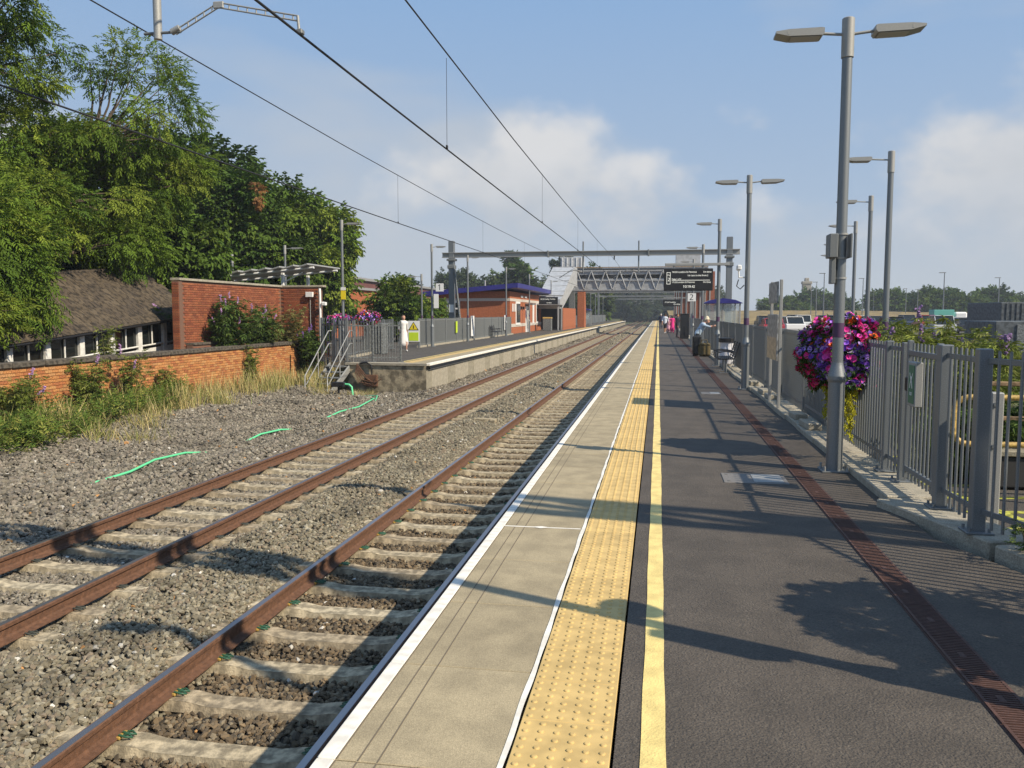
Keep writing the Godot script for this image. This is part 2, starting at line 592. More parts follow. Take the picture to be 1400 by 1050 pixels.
func platform_two() -> void:
	var p := Node3D.new()
	p.name = numbered("platform")
	add_child(p)
	tag(p, "long asphalt platform with buff coping and yellow tactile strip", "", "", "structure")
	part(p, "asphalt_surface", slab([[-0.15, 8], [7.5, 8], [2.16, -6.9], [2.16, -225], [-0.15, -225]], 0.0, 0.3), M.asphalt)
	part(p, "riser_wall", bx(V(0.2, 1.0, 233), V(-1.05, -0.62, -108.5)), M.concrete)
	# coping slabs of 0.93 m with two saw grooves, white nosing
	var L := 0.925
	var sm := MB.new()
	sm.cbox(V(0.365, -0.06, 0), V(0.72, 0.12, L - 0.009), 0.004)
	var slab_m := sm.mesh()
	var gm := MB.new()
	for gx in [0.083, 0.172, 0.252]:
		gm.box(V(gx, 0.0012, 0), V(0.006, 0.0016, L - 0.01))
	var groove_m := gm.mesh()
	var nose := MB.new()
	nose.cbox(V(0.04, -0.018, 0), V(0.078, 0.044, L - 0.005), 0.006)
	var nose_m := nose.mesh()
	var z0 := -3.0 + 3 * L
	for k in 232:
		var z := z0 - (k + 0.5) * L
		var s := part(p, "coping_slab", slab_m, M["coping_%d" % ((k * 7 + k / 3) % 4)], V(EDGE, rng.randf_range(-0.0015, 0.0015), z))
		if k < 60:
			part(s, "saw_groove", groove_m, M.groove)
			part(s, "white_nosing", nose_m, M.white_paint)
	var st := MB.new()
	var zb := z0 - 60 * L
	st.box(V(EDGE + 0.04, 0.002, (zb - 217.6) / 2), V(0.078, 0.005, zb + -(-217.6)))
	part(p, "white_nosing_strip", st.mesh(), M.white_paint)
	# painted joint line with a blob of paint
	var pj := MB.new()
	pj.box(V(-0.92, 0.0035, z0 - 7 * L), V(0.64, 0.003, 0.02))
	pj.face([V(-0.93, 0.0052, z0 - 7 * L - 0.035), V(-0.85, 0.0052, z0 - 7 * L), V(-0.93, 0.0052, z0 - 7 * L + 0.035), V(-1.0, 0.0052, z0 - 7 * L)], Vector3.UP)
	part(p, "painted_joint", pj.mesh(), M.white_paint)
	# wavering white line between coping and tactile paving
	var wl := MB.new()
	var prev := []
	var zz := 2.0
	while zz > -217.0:
		var a := -0.592 + 0.0025 * sin(zz * 9.0) + 0.0025 * sin(zz * 4.1)
		var b := -0.567 + 0.0025 * sin(zz * 11.0) + 0.002 * sin(zz * 2.7 + 1)
		if prev:
			wl.face([V(prev[0], 0.0045, prev[2]), V(prev[1], 0.0045, prev[2]), V(b, 0.0045, zz), V(a, 0.0045, zz)], Vector3.UP)
		prev = [a, b, zz]
		zz -= 0.09 if zz > -14 else 1.3
	part(p, "white_line", wl.mesh(), M.white_paint)
	# tactile slabs, 6 x 6 blisters
	var tm := MB.new()
	tm.cbox(V(0, -0.03, 0), V(0.397, 0.066, 0.397), 0.003)
	for i in 6:
		for j in 6:
			var o := V(-0.1668 + i * 0.0667, 0.003, -0.1668 + j * 0.0667)
			tm.lathe([Vector2(0.0145, 0), Vector2(0.0125, 0.0045), Vector2(0.009, 0.0065), Vector2(0.0001, 0.007)], o, 8)
	var tac := tm.mesh()
	var flat := MB.new()
	flat.cbox(V(0, -0.03, 0), V(0.397, 0.066, 0.397), 0.003)
	var flat_m := flat.mesh()
	for k in 299:
		var z := 0.35 - k * 0.4
		part(p, "tactile_slab", tac if k < 80 else flat_m, M["tactile_%d" % ((k * 5 + k / 4) % 4)], V(-0.362, 0.001, z))
	part(p, "tactile_strip", slab([[-0.56, -119.2], [-0.163, -119.2], [-0.163, -217], [-0.56, -217]], 0.004, 0.05), M.tactile_0)
	# yellow line, uneven edges
	var yl := MB.new()
	prev = []
	zz = 2.0
	while zz > -223.0:
		var a := -0.045 + 0.0015 * sin(zz * 7.0) + 0.002 * sin(zz * 2.3)
		var b := 0.056 + 0.0015 * sin(zz * 8.3 + 1) + 0.002 * sin(zz * 1.9)
		if prev:
			yl.face([V(prev[0], 0.004, prev[2]), V(prev[1], 0.004, prev[2]), V(b, 0.004, zz), V(a, 0.004, zz)], Vector3.UP)
		prev = [a, b, zz]
		zz -= 0.1 if zz > -14 else 1.4
	part(p, "yellow_line", yl.mesh(), M.yellow_paint)
	# drainage channel with cast gratings
	var dx := 1.565
	part(p, "drain_channel", bx(V(0.19, 0.004, 130), V(dx, 0.002, -60)), M.grate)
	var gr := MB.new()
	gr.box(V(-0.08, 0.0025, 0), V(0.014, 0.012, 0.494))
	gr.box(V(0.08, 0.0025, 0), V(0.014, 0.012, 0.494))
	for k in 22:
		gr.box(V(0, 0.002, -0.236 + k * 0.0225), V(0.148, 0.011, 0.011))
	gr.box(V(0, 0.0026, 0), V(0.03, 0.012, 0.06))
	var gm2 := gr.mesh()
	for k in 130:
		part(p, "drain_grating", gm2, M.grate, V(dx, 0.003, 0.5 - k * 0.5))
	# service covers
	for a in [[1.035, -9.11, 0.66, 0.52], [1.17, -18.9, 0.42, 0.5]]:
		var c := part(p, "service_cover", cb(V(a[2], 0.012, a[3]), 0.003), M.cover, V(a[0], 0.002, a[1]))
		part(c, "cover_plate", cb(V(a[2] * 0.46, 0.006, a[3] * 0.8), 0.002), M.galv_pale, V(a[2] * 0.2, 0.009, 0))
		for q in [[-0.42, 0.35], [0.42, 0.35], [-0.42, -0.35], [0.42, -0.35]]:
			part(c, "bolt", cb(V(0.03, 0.006, 0.03), 0.002), M.bolt, V(q[0] * a[2], 0.008, q[1] * a[3]))

func rail_outline() -> Array:
	var h := [[0.070, 0.0], [0.070, 0.011], [0.020, 0.026], [0.010, 0.045], [0.010, 0.105], [0.034, 0.122], [0.0365, 0.152], [0.029, 0.159]]
	var o := []
	for q in h:
		o.append(Vector2(q[0], q[1]))
	h.reverse()
	for q in h:
		o.append(Vector2(-q[0], q[1]))
	return o

func track(called: String, label: String, xc: float, green: bool, z_first: float) -> void:
	var t := thing(called, label, "railway track", V(xc, 0, 0))
	var rm := MB.new()
	rm.sweep(rail_outline(), 6.0, -420.0)
	var rmm := rm.mesh()
	for s in [-1, 1]:
		var r := part(t, "rail", rmm, M.rail_rust, V(s * 0.754, RAIL_TOP - 0.159, 0))
		part(r, "running_surface", bx(V(0.05, 0.002, 426), V(-s * 0.004, 0.160, -207)), M.rail_top)
	# a sleeper: sloped ends, seat for the rails, lower middle
	var o := [Vector2(-1.23, -0.09), Vector2(-1.21, -0.006), Vector2(-1.1, 0.002), Vector2(-0.55, 0.0), Vector2(-0.4, -0.026), Vector2(0.4, -0.026), Vector2(0.55, 0.0), Vector2(1.1, 0.002), Vector2(1.21, -0.006), Vector2(1.23, -0.09), Vector2(1.23, -0.2), Vector2(-1.23, -0.2)]
	var sm := MB.new()
	sm.sweep(o, -0.092, 0.092)
	# splayed sides
	for zs in [-1.0, 1.0]:
		for k in 9:
			var a: Vector2 = o[k]
			var b: Vector2 = o[k + 1]
			sm.face([V(a.x, a.y - 0.001, zs * 0.091), V(b.x, b.y - 0.001, zs * 0.091), V(b.x, b.y - 0.07, zs * 0.122), V(a.x, a.y - 0.07, zs * 0.122)], V(0, 1, zs))
	var sl := sm.mesh()
	var cm := MB.new()
	for zz in [-0.022, 0.022]:
		cm.tube([V(0.075, 0.02, zz - 0.02), V(0.13, 0.03, zz - 0.018), V(0.165, 0.022, zz), V(0.13, 0.03, zz + 0.018), V(0.078, 0.036, zz + 0.012)], 0.008, 5)
	var clip := cm.mesh()
	var im := MB.new()
	im.cbox(V(0.078, 0.018, 0), V(0.03, 0.024, 0.1), 0.006)
	var ins := im.mesh()
	for k in 300:
		var z := z_first - k * 0.637
		var q := part(t, "sleeper", sl, M[["sleeper_a", "sleeper_b", "sleeper_c"][(k * 7 + (k / 5)) % 3]], V(rng.randf_range(-0.012, 0.012), SLEEPER_TOP, z + rng.randf_range(-0.01, 0.01)), Basis(Vector3.UP, rng.randf_range(-0.008, 0.008)))
		if k < 34:
			for s in [-0.754, 0.754]:
				for d in [-1, 1]:
					var b := Basis(Vector3.UP, 0.0 if d > 0 else PI)
					part(q, "rail_clip", clip, M.clip_green if green else M.clip_dark, V(s, 0.0, 0), b)
					if green:
						part(q, "clip_insulator", ins, M.clip_yellow, V(s, 0.0, 0), b)

func bed_height(x: float, z: float) -> float:
	var d := minf(absf(x + 2.745), absf(x + 6.17))
	var y := lerpf(-1.082, -1.03, smoothstep(0.95, 1.2, d)) + 0.008 * sin(z * 3.1 + x * 5.0)
	if x < -7.1:
		y += 0.06 * smoothstep(-7.1, -7.9, x)
		if z > -27.5:
			y = lerpf(y, -0.72, smoothstep(-9.0, -13.2, x))
		y += 0.03 * sin(x * 2.1 + z * 0.9) + 0.02 * sin(z * 2.3 - x)
	elif x > -5.2 and x < -3.7:
		y += 0.05 * smoothstep(0.0, 0.5, 1.0 - absf(x + 4.45) / 0.75) + 0.012 * sin(z * 1.7 + x * 3.0)
	elif x > -1.95:
		y = -1.06
	return y

func ballast() -> void:
	# bed under the stones
	var q := MB.new()
	var xs := [-14.2, -13.4, -12.4, -11.4, -10.4, -9.6, -9.0, -8.4, -7.9, -7.5, -7.37, -7.1, -6.17, -5.2, -5.0, -4.8, -4.45, -4.1, -3.9, -3.68, -2.745, -1.95, -1.9, -0.95]
	var z := 7.0
	while z > -230.0:
		var dz := 0.5 if z > -40 else 6.0
		for i in xs.size() - 1:
			var a: float = xs[i]
			var b: float = xs[i + 1]
			var f := func(x: float, zz: float) -> Vector3: return V(x, bed_height(x, zz) - 0.03, zz)
			q.face([f.call(a, z), f.call(b, z), f.call(b, z - dz), f.call(a, z - dz)], Vector3.UP)
		z -= dz
	struct("trackbed", q.mesh(), M.trackbed)
	# stones
	var shapes := []
	for k in 5:
		var r := RandomNumberGenerator.new()
		r.seed = 900 + k
		var gr := (1.0 + sqrt(5.0)) / 2.0
		var c := []
		for q3 in [[-1, gr, 0], [1, gr, 0], [-1, -gr, 0], [1, -gr, 0], [0, -1, gr], [0, 1, gr], [0, -1, -gr], [0, 1, -gr], [gr, 0, -1], [gr, 0, 1], [-gr, 0, -1], [-gr, 0, 1]]:
			c.append(V(q3[0], q3[1], q3[2]).normalized() * r.randf_range(0.32, 0.74) * V(1.0, r.randf_range(0.5, 0.8), r.randf_range(0.7, 1.0)))
		var m := MB.new()
		for f in [[0, 11, 5], [0, 5, 1], [0, 1, 7], [0, 7, 10], [0, 10, 11], [1, 5, 9], [5, 11, 4], [11, 10, 2], [10, 7, 6], [7, 1, 8], [3, 9, 4], [3, 4, 2], [3, 2, 6], [3, 6, 8], [3, 8, 9], [4, 9, 5], [2, 4, 11], [6, 2, 10], [8, 6, 7], [9, 8, 1]]:
			m.face([c[f[0]], c[f[1]], c[f[2]]], c[f[0]] + c[f[1]] + c[f[2]])
		shapes.append(m.mesh())
	var grey := [Color(0.20, 0.172, 0.118), Color(0.15, 0.13, 0.09), Color(0.245, 0.212, 0.148), Color(0.178, 0.158, 0.108), Color(0.21, 0.168, 0.118), Color(0.29, 0.26, 0.19)]
	var brown := [Color(0.145, 0.104, 0.06), Color(0.105, 0.078, 0.048), Color(0.19, 0.138, 0.082), Color(0.125, 0.092, 0.055), Color(0.21, 0.17, 0.112), Color(0.082, 0.064, 0.043)]
	var ash := [Color(0.215, 0.19, 0.145), Color(0.16, 0.142, 0.108), Color(0.28, 0.25, 0.195), Color(0.18, 0.155, 0.122), Color(0.225, 0.192, 0.152), Color(0.13, 0.115, 0.088)]
	# name, label, palette, x from, x to
	var zones := [
		["ballast_stones", "brown stained ballast between the sleepers beside the platform edge", brown, -4.0, -1.15],
		["ballast_stones", "grey tan ballast stones heaped between the two tracks", grey, -5.45, -3.75],
		["ballast_stones", "ballast stones between the sleepers of the track beside platform 1", ash, -7.4, -5.2],
		["ballast_stones", "grey stone ballast shoulder sloping up to the orange brick wall", ash, -13.6, -7.1]]
	var blot := FastNoiseLite.new()
	blot.seed = 12
	blot.frequency = 0.55
	for zn in zones:
		var g := Node3D.new()
		g.name = numbered(zn[0])
		add_child(g)
		tag(g, zn[1], "", "", "stuff")
		var X := [[], [], [], [], []]
		var C := [[], [], [], [], []]
		var r := RandomNumberGenerator.new()
		r.seed = int(-zn[3] * 100)
		for band in [[-0.5, -9.0, 1250.0, 1.0], [-9.0, -20.0, 900.0, 1.14], [-20.0, -38.0, 520.0, 1.4], [-38.0, -75.0, 190.0, 2.0], [-75.0, -150.0, 34.0, 4.0]]:
			var w: float = zn[4] - zn[3]
			var dens: float = band[2] * (0.62 if zn[3] < -10 else 1.0)
			var sc := 1.25 if zn[3] < -10 else 1.0
			for k in int(w * (band[0] - band[1]) * dens):
				var x: float = r.randf_range(zn[3], zn[4])
				var zz: float = r.randf_range(band[1], band[0])
				# outside the frame or under the coping
				if x < -1.15 * -zz - 1.5 or (x < -8.1 and zz < -27.3):
					continue
				var s: float = r.randf_range(0.55, 1.3) * 0.047 * band[3] * sc
				var y := bed_height(x, zz) + r.randf_range(-0.3, 0.35) * s
				if minf(absf(x + 2.745), absf(x + 6.17)) < 1.05:
					y -= maxf(0.0, s - 0.045) * 0.5 + 0.012
				var b := Basis.from_euler(Vector3(r.randf_range(-0.7, 0.7), r.randf() * TAU, r.randf_range(-0.7, 0.7))).scaled(Vector3.ONE * s)
				var j := r.randi() % 5
				X[j].append(Transform3D(b, V(x, y, zz)))
				var cc: Color = zn[2][r.randi() % 6]
				if x > -4.0 and x < -3.45 and zn[3] == -4.0:
					cc = grey[r.randi() % 6]
				var f := r.randf_range(0.72, 1.22)
				if blot.get_noise_2d(x, zz) > 0.35:
					f *= 0.72
				if r.randf() < 0.006:
					cc = Color(0.55, 0.52, 0.46)
				elif r.randf() < 0.003:
					cc = Color(0.42, 0.22, 0.08)
				C[j].append(Color(cc.r * f, cc.g * f, cc.b * f))
		for j in 5:
			many(g, "stones", shapes[j], M.stone, X[j], C[j]).set_meta("kind", "stuff")

# ---------------------------------------------------------------- fences
func pale_mesh(h: float, r: float) -> ArrayMesh:
	var q := MB.new()
	q.tube([V(0, 0, 0), V(0, h - r * 0.6, 0), V(0, h, 0)], [r, r, r * 0.5], 6)
	return q.mesh()

# pts: [x, z] list; posts at every point
func fence(label: String, pts: Array, y: float, h: float, pitch: float, r: float, m: Material, most: int, post := 0.07, rails := [0.17, 1.33], skip := []) -> Node3D:
	var f := thing("railing_fence", label, "fence")
	var pale := pale_mesh(h - 0.06, r)
	var post_m := MB.new()
	post_m.cbox(V(0, h / 2, 0), V(post, h, post), 0.006)
	var post_mesh := post_m.mesh()
	var plate := MB.new()
	plate.cbox(V(0, 0.008, 0), V(0.2, 0.016, 0.2), 0.003)
	for a in [[-1, -1], [1, -1], [1, 1], [-1, 1]]:
		plate.tube([V(a[0] * 0.07, 0.016, a[1] * 0.07), V(a[0] * 0.07, 0.045, a[1] * 0.07)], 0.012, 6)
	var plate_m := plate.mesh()
	var n := 0
	var rest := []
	for i in pts.size():
		if not skip.has("post%d" % i):
			var po := part(f, "post", post_mesh, m, V(pts[i][0], y, pts[i][1]))
			if most > 0 and i < 14:
				part(po, "base_plate", plate_m, m)
		if i == pts.size() - 1 or skip.has(i):
			continue
		var a := V(pts[i][0], y, pts[i][1])
		var b := V(pts[i + 1][0], y, pts[i + 1][1])
		var d := b - a
		var L := d.length()
		var u := d / L
		for ry in rails:
			var rb := Basis(Vector3.UP.cross(u), Vector3.UP, u)
			part(f, "rail", cb(V(0.012, 0.045, L - post), 0.003), m, (a + b) / 2 + V(0, ry, 0), rb)
		var k := int((L - post) / pitch)
		for j in k:
			var p := a + u * ((L - k * pitch) / 2 + (j + 0.5) * pitch) + V(0, 0.05, 0)
			if n < most:
				part(f, "pale", pale, m, p)
				n += 1
			else:
				rest.append(Transform3D(Basis.IDENTITY, p))
	if rest:
		many(f, "pales", pale, m, rest).set_meta("kind", "stuff")
	return f

func platform_two_fence() -> void:
	# concrete plinth under the fence
	var p := thing("concrete_plinth", "pale concrete plinth blocks under the grey railing fence", "kerb")
	var z := 1.0
	var k := 0
	while z > -215.0:
		var L: float = [1.36, 1.1, 1.48, 1.22][k % 4] if z > -40 else 8.0
		var w := 0.44 + 0.02 * sin(k * 2.1)
		var bend := maxf(0.0, z + 6.9) * 0.36
		part(p, "plinth_block", cb(V(w, 0.16, L - 0.02), 0.012), M.concrete_pale, V(2.33 + bend + rng.randf_range(-0.012, 0.012), -0.005 + rng.randf_range(-0.008, 0.008), z - L / 2), Basis(Vector3.UP, rng.randf_range(-0.01, 0.01) + (0.32 if bend > 0 else 0.0)))
		z -= L
		k += 1
	# low upstand blocks lying on the plinth
	for a in [[-12.9, 0.62], [-14.0, 0.5], [-17.2, 0.55], [-18.3, 0.6], [-20.5, 0.5]]:
		part(p, "loose_block", cb(V(0.2, 0.1, a[1]), 0.015), M.concrete_pale, V(2.25, 0.12, a[0]), Basis(Vector3.UP, 0.05))
	var pts := [[3.5, -4.06], [2.45, -6.87], [2.44, -7.7]]
	fence("galvanised railing fence with thick square end post bending away from platform", pts, 0.075, 1.42, 0.112, 0.0125, M.galv, 100, 0.1)
	var pts2 := [[2.44, -8.86], [2.43, -9.43]]
	var zz := -9.43
	while zz > -60:
		zz -= 2.55
		pts2.append([2.43, zz])
	fence("long galvanised railing fence running along the plinth of the asphalt platform", pts2, 0.075, 1.40, 0.112, 0.0125, M.galv, 300, 0.075)
	var pts3 := []
	zz = -62.0
	while zz > -215:
		pts3.append([2.43, zz])
		zz -= 5.1
	fence("far length of grey railing fence beyond the waiting passengers", pts3, 0.075, 1.40, 0.16, 0.02, M.galv, 0, 0.09)
	# gate with its release box
	var g := thing("pedestrian_gate", "narrow galvanised gate with green exit notice in the railing fence", "gate", V(2.44, 0, 0))
	for pz in [-7.84, -8.72]:
		part(g, "gate_stile", cb(V(0.05, 1.36, 0.05), 0.005), M.galv, V(0, 0.82, pz))
	for ry in [0.24, 1.38]:
		part(g, "gate_rail", cb(V(0.04, 0.05, 0.83), 0.004), M.galv, V(0, ry, -8.28))
	var pm := pale_mesh(1.34, 0.0125)
	for j in 7:
		part(g, "pale", pm, M.galv, V(0, 0.14, -7.95 - j * 0.11))
	var bxm := part(g, "release_box", cb(V(0.07, 0.42, 0.24), 0.008), M.galv_pale, V(-0.05, 1.1, -8.36))
	part(bxm, "green_notice", cb(V(0.004, 0.36, 0.17), 0.001), M.sign_green, V(-0.038, 0, 0.02))
	var fig := MB.new()
	for s in [-1, 1]:
		fig.box(V(-0.042, 0.075, 0.02 + s * 0.028), V(0.002, 0.07, 0.012), Basis(Vector3.RIGHT, s * 0.5))
		fig.box(V(-0.042, 0.0, 0.02 + s * 0.024), V(0.002, 0.08, 0.014), Basis(Vector3.RIGHT, -s * 0.4))
	fig.box(V(-0.042, 0.045, 0.02), V(0.002, 0.06, 0.02))
	part(bxm, "running_figure", fig.mesh(), M.sign_white)
	var wt := part(bxm, "notice_words", words("EXIT", 0.03, 0.002), M.sign_white, V(-0.0415, -0.09, 0.02), Basis(Vector3.UP, -PI / 2))
	part(g, "lock_case", cb(V(0.06, 0.14, 0.08), 0.01), M.black, V(-0.03, 1.08, -8.62))
	for hy in [0.34, 1.3]:
		part(g, "hinge", cb(V(0.06, 0.06, 0.1), 0.008), M.galv_dull, V(0, hy, -7.77))

# ---------------------------------------------------------------- lamp columns
func lamp(called: String, label: String, at: Vector3, arms: Array, group: String, h := 4.93, base := true, m: Material = null) -> Node3D:
	var mm: Material = m if m else M.galv
	var t := thing(called, label, "lamp post", at, group)
	var q := MB.new()
	if base:
		q.lathe([Vector2(0.088, 0), Vector2(0.088, 1.0), Vector2(0.098, 1.03), Vector2(0.098, 1.07), Vector2(0.066, 1.19), Vector2(0.06, 1.22), Vector2(0.054, h - 0.4), Vector2(0.054, h - 0.02)], Vector3.ZERO, 20)
	else:
		q.lathe([Vector2(0.075, 0), Vector2(0.06, 1.4), Vector2(0.05, h - 0.3)], Vector3.ZERO, 12)
	part(t, "column", q.mesh(), mm)
	var s := MB.new()
	s.lathe([Vector2(0.060, h - 0.42), Vector2(0.066, h - 0.415), Vector2(0.066, h - 0.01), Vector2(0.055, h), Vector2(0.0, h)], Vector3.ZERO, 16)
	part(t, "head_sleeve", s.mesh(), M.galv_pale)
	if base:
		var f := part(t, "base_plate", cb(V(0.3, 0.018, 0.3), 0.003), mm, V(0, 0.009, 0))
		for a in [[-1, -1], [1, -1], [1, 1], [-1, 1]]:
			part(f, "bolt", tb([V(0, 0, 0), V(0, 0.055, 0)], 0.014, 6), M.galv_pale, V(a[0] * 0.12, 0.005, a[1] * 0.12))
	var pb := MB.new()
	pb.lathe([Vector2(0.0585, 1.5), Vector2(0.0615, 1.5), Vector2(0.0605, 1.66), Vector2(0.0575, 1.66)], Vector3.ZERO, 20)
	part(t, "purple_band", pb.mesh(), M.purple)
	for d in arms:
		var sx: float = d
		var L := 0.38 if absf(sx) > 1.2 else 0.26
		sx = signf(sx)
		part(t, "bracket_arm", tb([V(sx * 0.05, h - 0.17, 0), V(sx * L, h - 0.15, 0)], 0.016, 8), M.galv_pale)
		var o := [Vector2(0, -0.03), Vector2(0.02, -0.055), Vector2(0.36, -0.06), Vector2(0.5, -0.03), Vector2(0.5, -0.008), Vector2(0.36, 0.012), Vector2(0.03, 0.025), Vector2(0, 0.02)]
		var hm := MB.new()
		hm.sweep(o, -0.115, 0.115, V(sx * L, h - 0.14, 0), Basis(Vector3(sx, 0.03, 0), Vector3(0, 1, 0), Vector3(0, 0, 1)))
		var hd := part(t, "lamp_head", hm.mesh(), M.galv_pale)
		part(hd, "lens", bx(V(0.3, 0.006, 0.19), V(sx * (L + 0.19), h - 0.198, 0), Basis(Vector3.BACK, sx * 0.015)), M.lamp_lens)
		part(hd, "end_fin", bx(V(0.012, 0.03, 0.235), V(sx * (L + 0.37), h - 0.155, 0)), M.lamp_lens)
	return t

func lamps() -> void:
	var g := "lamp posts along the asphalt platform"
	var t := lamp("lamp_post", "twin armed galvanised lamp post in front of the hanging flower basket", V(1.97, 0, -9.75), [1.0, -1.0], g)
	# boxes strapped to the column
	var b := part(t, "sign_box", cb(V(0.09, 0.26, 0.22), 0.008), M.galv_dull, V(-0.1, 2.5, 0.02))
	part(t, "sign_plate", cb(V(0.02, 0.26, 0.2), 0.004), M.galv_dull, V(0.085, 2.5, 0.02))
	part(t, "small_box", cb(V(0.05, 0.3, 0.13), 0.006), M.galv_dull, V(-0.085, 2.24, 0.0))
	for y in [2.62, 2.36, 2.14]:
		var q := MB.new()
		q.lathe([Vector2(0.0665, y), Vector2(0.069, y), Vector2(0.069, y + 0.02), Vector2(0.0665, y + 0.02)], Vector3.ZERO, 16)
		part(t, "strap", q.mesh(), M.galv_pale)
	var t2 := lamp("lamp_post", "twin armed galvanised lamp post beside the two post station sign", V(2.02, 0, -20.1), [1.0, -1.0], g)
	var cam := part(t2, "camera_bracket", tb([V(-0.06, 2.6, 0), V(-0.19, 2.6, 0.02), V(-0.2, 2.75, 0.02)], 0.018, 6), M.white)
	part(t2, "security_camera", cb(V(0.1, 0.12, 0.28), 0.02), M.white, V(-0.2, 2.82, 0.06))
	part(t2, "cable_loop", tb([V(-0.2, 2.55, 0.03), V(-0.24, 2.4, 0.03), V(-0.16, 2.33, 0.03), V(-0.07, 2.42, 0.02)], 0.012, 6), M.black)
	lamp("lamp_post", "galvanised lamp post carrying the black departure board", V(1.99, 0, -29.1), [-1.0], g)
	lamp("lamp_post", "galvanised lamp post behind the leaning man in a hat", V(1.99, 0, -39.5), [-1.0], g)
	for k in 6:
		lamp("lamp_post", "slim lamp post far along the platform past the waiting passengers", V(1.99, 0, -50.0 - k * 12.0), [-1.0], g)
	# out of frame towards the sun: its shadow crosses the platform
	var t0 := lamp("lamp_post", "galvanised lamp post standing at the bend of the railing fence", V(2.3, 0, -3.7), [1.0, -1.0], g)
	var dm := MB.new()
	dm.lathe([Vector2(0.0, -0.13), Vector2(0.09, -0.1), Vector2(0.13, 0.0), Vector2(0.13, 0.08), Vector2(0.0, 0.12)], V(-0.06, 2.16, -0.2), 14)
	part(t0, "dome_camera", dm.mesh(), M.white)
	part(t0, "camera_arm", tb([V(0, 2.2, 0), V(-0.06, 2.25, -0.2)], 0.025, 6), M.galv)
	part(t0, "sign_box", cb(V(0.2, 0.5, 0.1), 0.008), M.galv_dull, V(-0.05, 1.75, 0.08))
	# path behind the fence
	var pth := [[4.46, -17.7], [5.62, -24.2], [6.66, -30.7], [8.03, -38.9], [9.2, -46.0]]
	for a in pth:
		lamp("path_lamp", "single arm lamp post on the path behind the railing fence", V(a[0], -0.06, a[1]), [-1.3], "single arm lamp posts along the path behind the fence", 5.0)
	# platform 1
	var one_z := [-43.3, -51.8, -65.4, -77.5]
	var one_l := ["grey lamp post with the platform 1 sign on it", "grey lamp post with white dome camera on platform 1", "grey lamp post at the corner of the blue roofed station building", "grey lamp post by the departure board of platform 1"]
	for i in 4:
		lamp("lamp_post", one_l[i], V(-11.9, 0, one_z[i]), [1.0], "lamp posts along platform 1", 5.45)
	for k in 9:
		lamp("lamp_post", "distant lamp post on platform 1 past the footbridge stairs", V(-11.7, 0, -92.0 - k * 11.0), [1.0], "lamp posts along platform 1", 5.45)
	var e := lamp("lamp_post", "pale lamp post with yellow notice above the end of platform 1", V(-12.38, 0, -31.7), [1.0], "lamp posts along platform 1", 5.45)
	part(e, "yellow_notice", cb(V(0.2, 0.35, 0.02), 0.004), M.sign_yellow, V(0.05, 2.5, 0.075))
	part(e, "white_notice", cb(V(0.2, 0.12, 0.02), 0.004), M.sign_white, V(0.05, 2.75, 0.075))
	lamp("path_lamp", "lamp post with curved arm behind the white slatted shelter roof", V(-17.5, 0, -37.5), [1.3], "", 5.0)
	lamp("path_lamp", "lamp post half hidden by trees behind the brick enclosure", V(-20.2, 0, -37.5), [-1.3], "", 4.6)
	lamp("path_lamp", "thin lamp post between the small tree and platform 1 fence", V(-14.4, 0, -50.0), [-1.3], "", 4.2)

# ---------------------------------------------------------------- brickwork: from a along u (unit) for L metres, front facing nrm
func bricks(parent: Node3D, a: Vector3, u: Vector3, nrm: Vector3, L: float, h: float, key: String, most: int, sd: int) -> void:
	var r := RandomNumberGenerator.new()
	r.seed = sd
	var b := Basis(u, Vector3.UP, nrm)
	if b.determinant() < 0:
		b = Basis(-u, Vector3.UP, nrm)
	var full := MB.new()
	full.cbox(V(0, 0, 0), V(0.213, 0.064, 0.03), 0.004)
	var fm := full.mesh()
	var rows := int(h / 0.0755)
	var n := 0
	var xs := []
	var cs := []
	for i in int(L / 0.2245):
		for j in rows:
			var off := 0.1122 if j % 2 else 0.0
			var s := (i + 0.5) * 0.2245 + off
			if s + 0.1 > L:
				continue
			var p := a + u * s + V(0, (j + 0.5) * 0.0755, 0) + nrm * (0.006 + r.randf_range(-0.0025, 0.003))
			var k := r.randi() % 5
			if r.randf() < 0.35:
				k = 3 if r.randf() < 0.3 else 0
			if n < most:
				part(parent, "brick", fm, M["%s_%d" % [key, k]], p, b)
				n += 1
			else:
				xs.append(Transform3D(b, p))
				var c: Color = M["%s_%d" % [key, k]].albedo_color.srgb_to_linear()
				var f := r.randf_range(0.85, 1.12)
				cs.append(Color(c.r * f, c.g * f, c.b * f))
	many(parent, "bricks", fm, M.brick_tinted, xs, cs).set_meta("kind", "stuff")

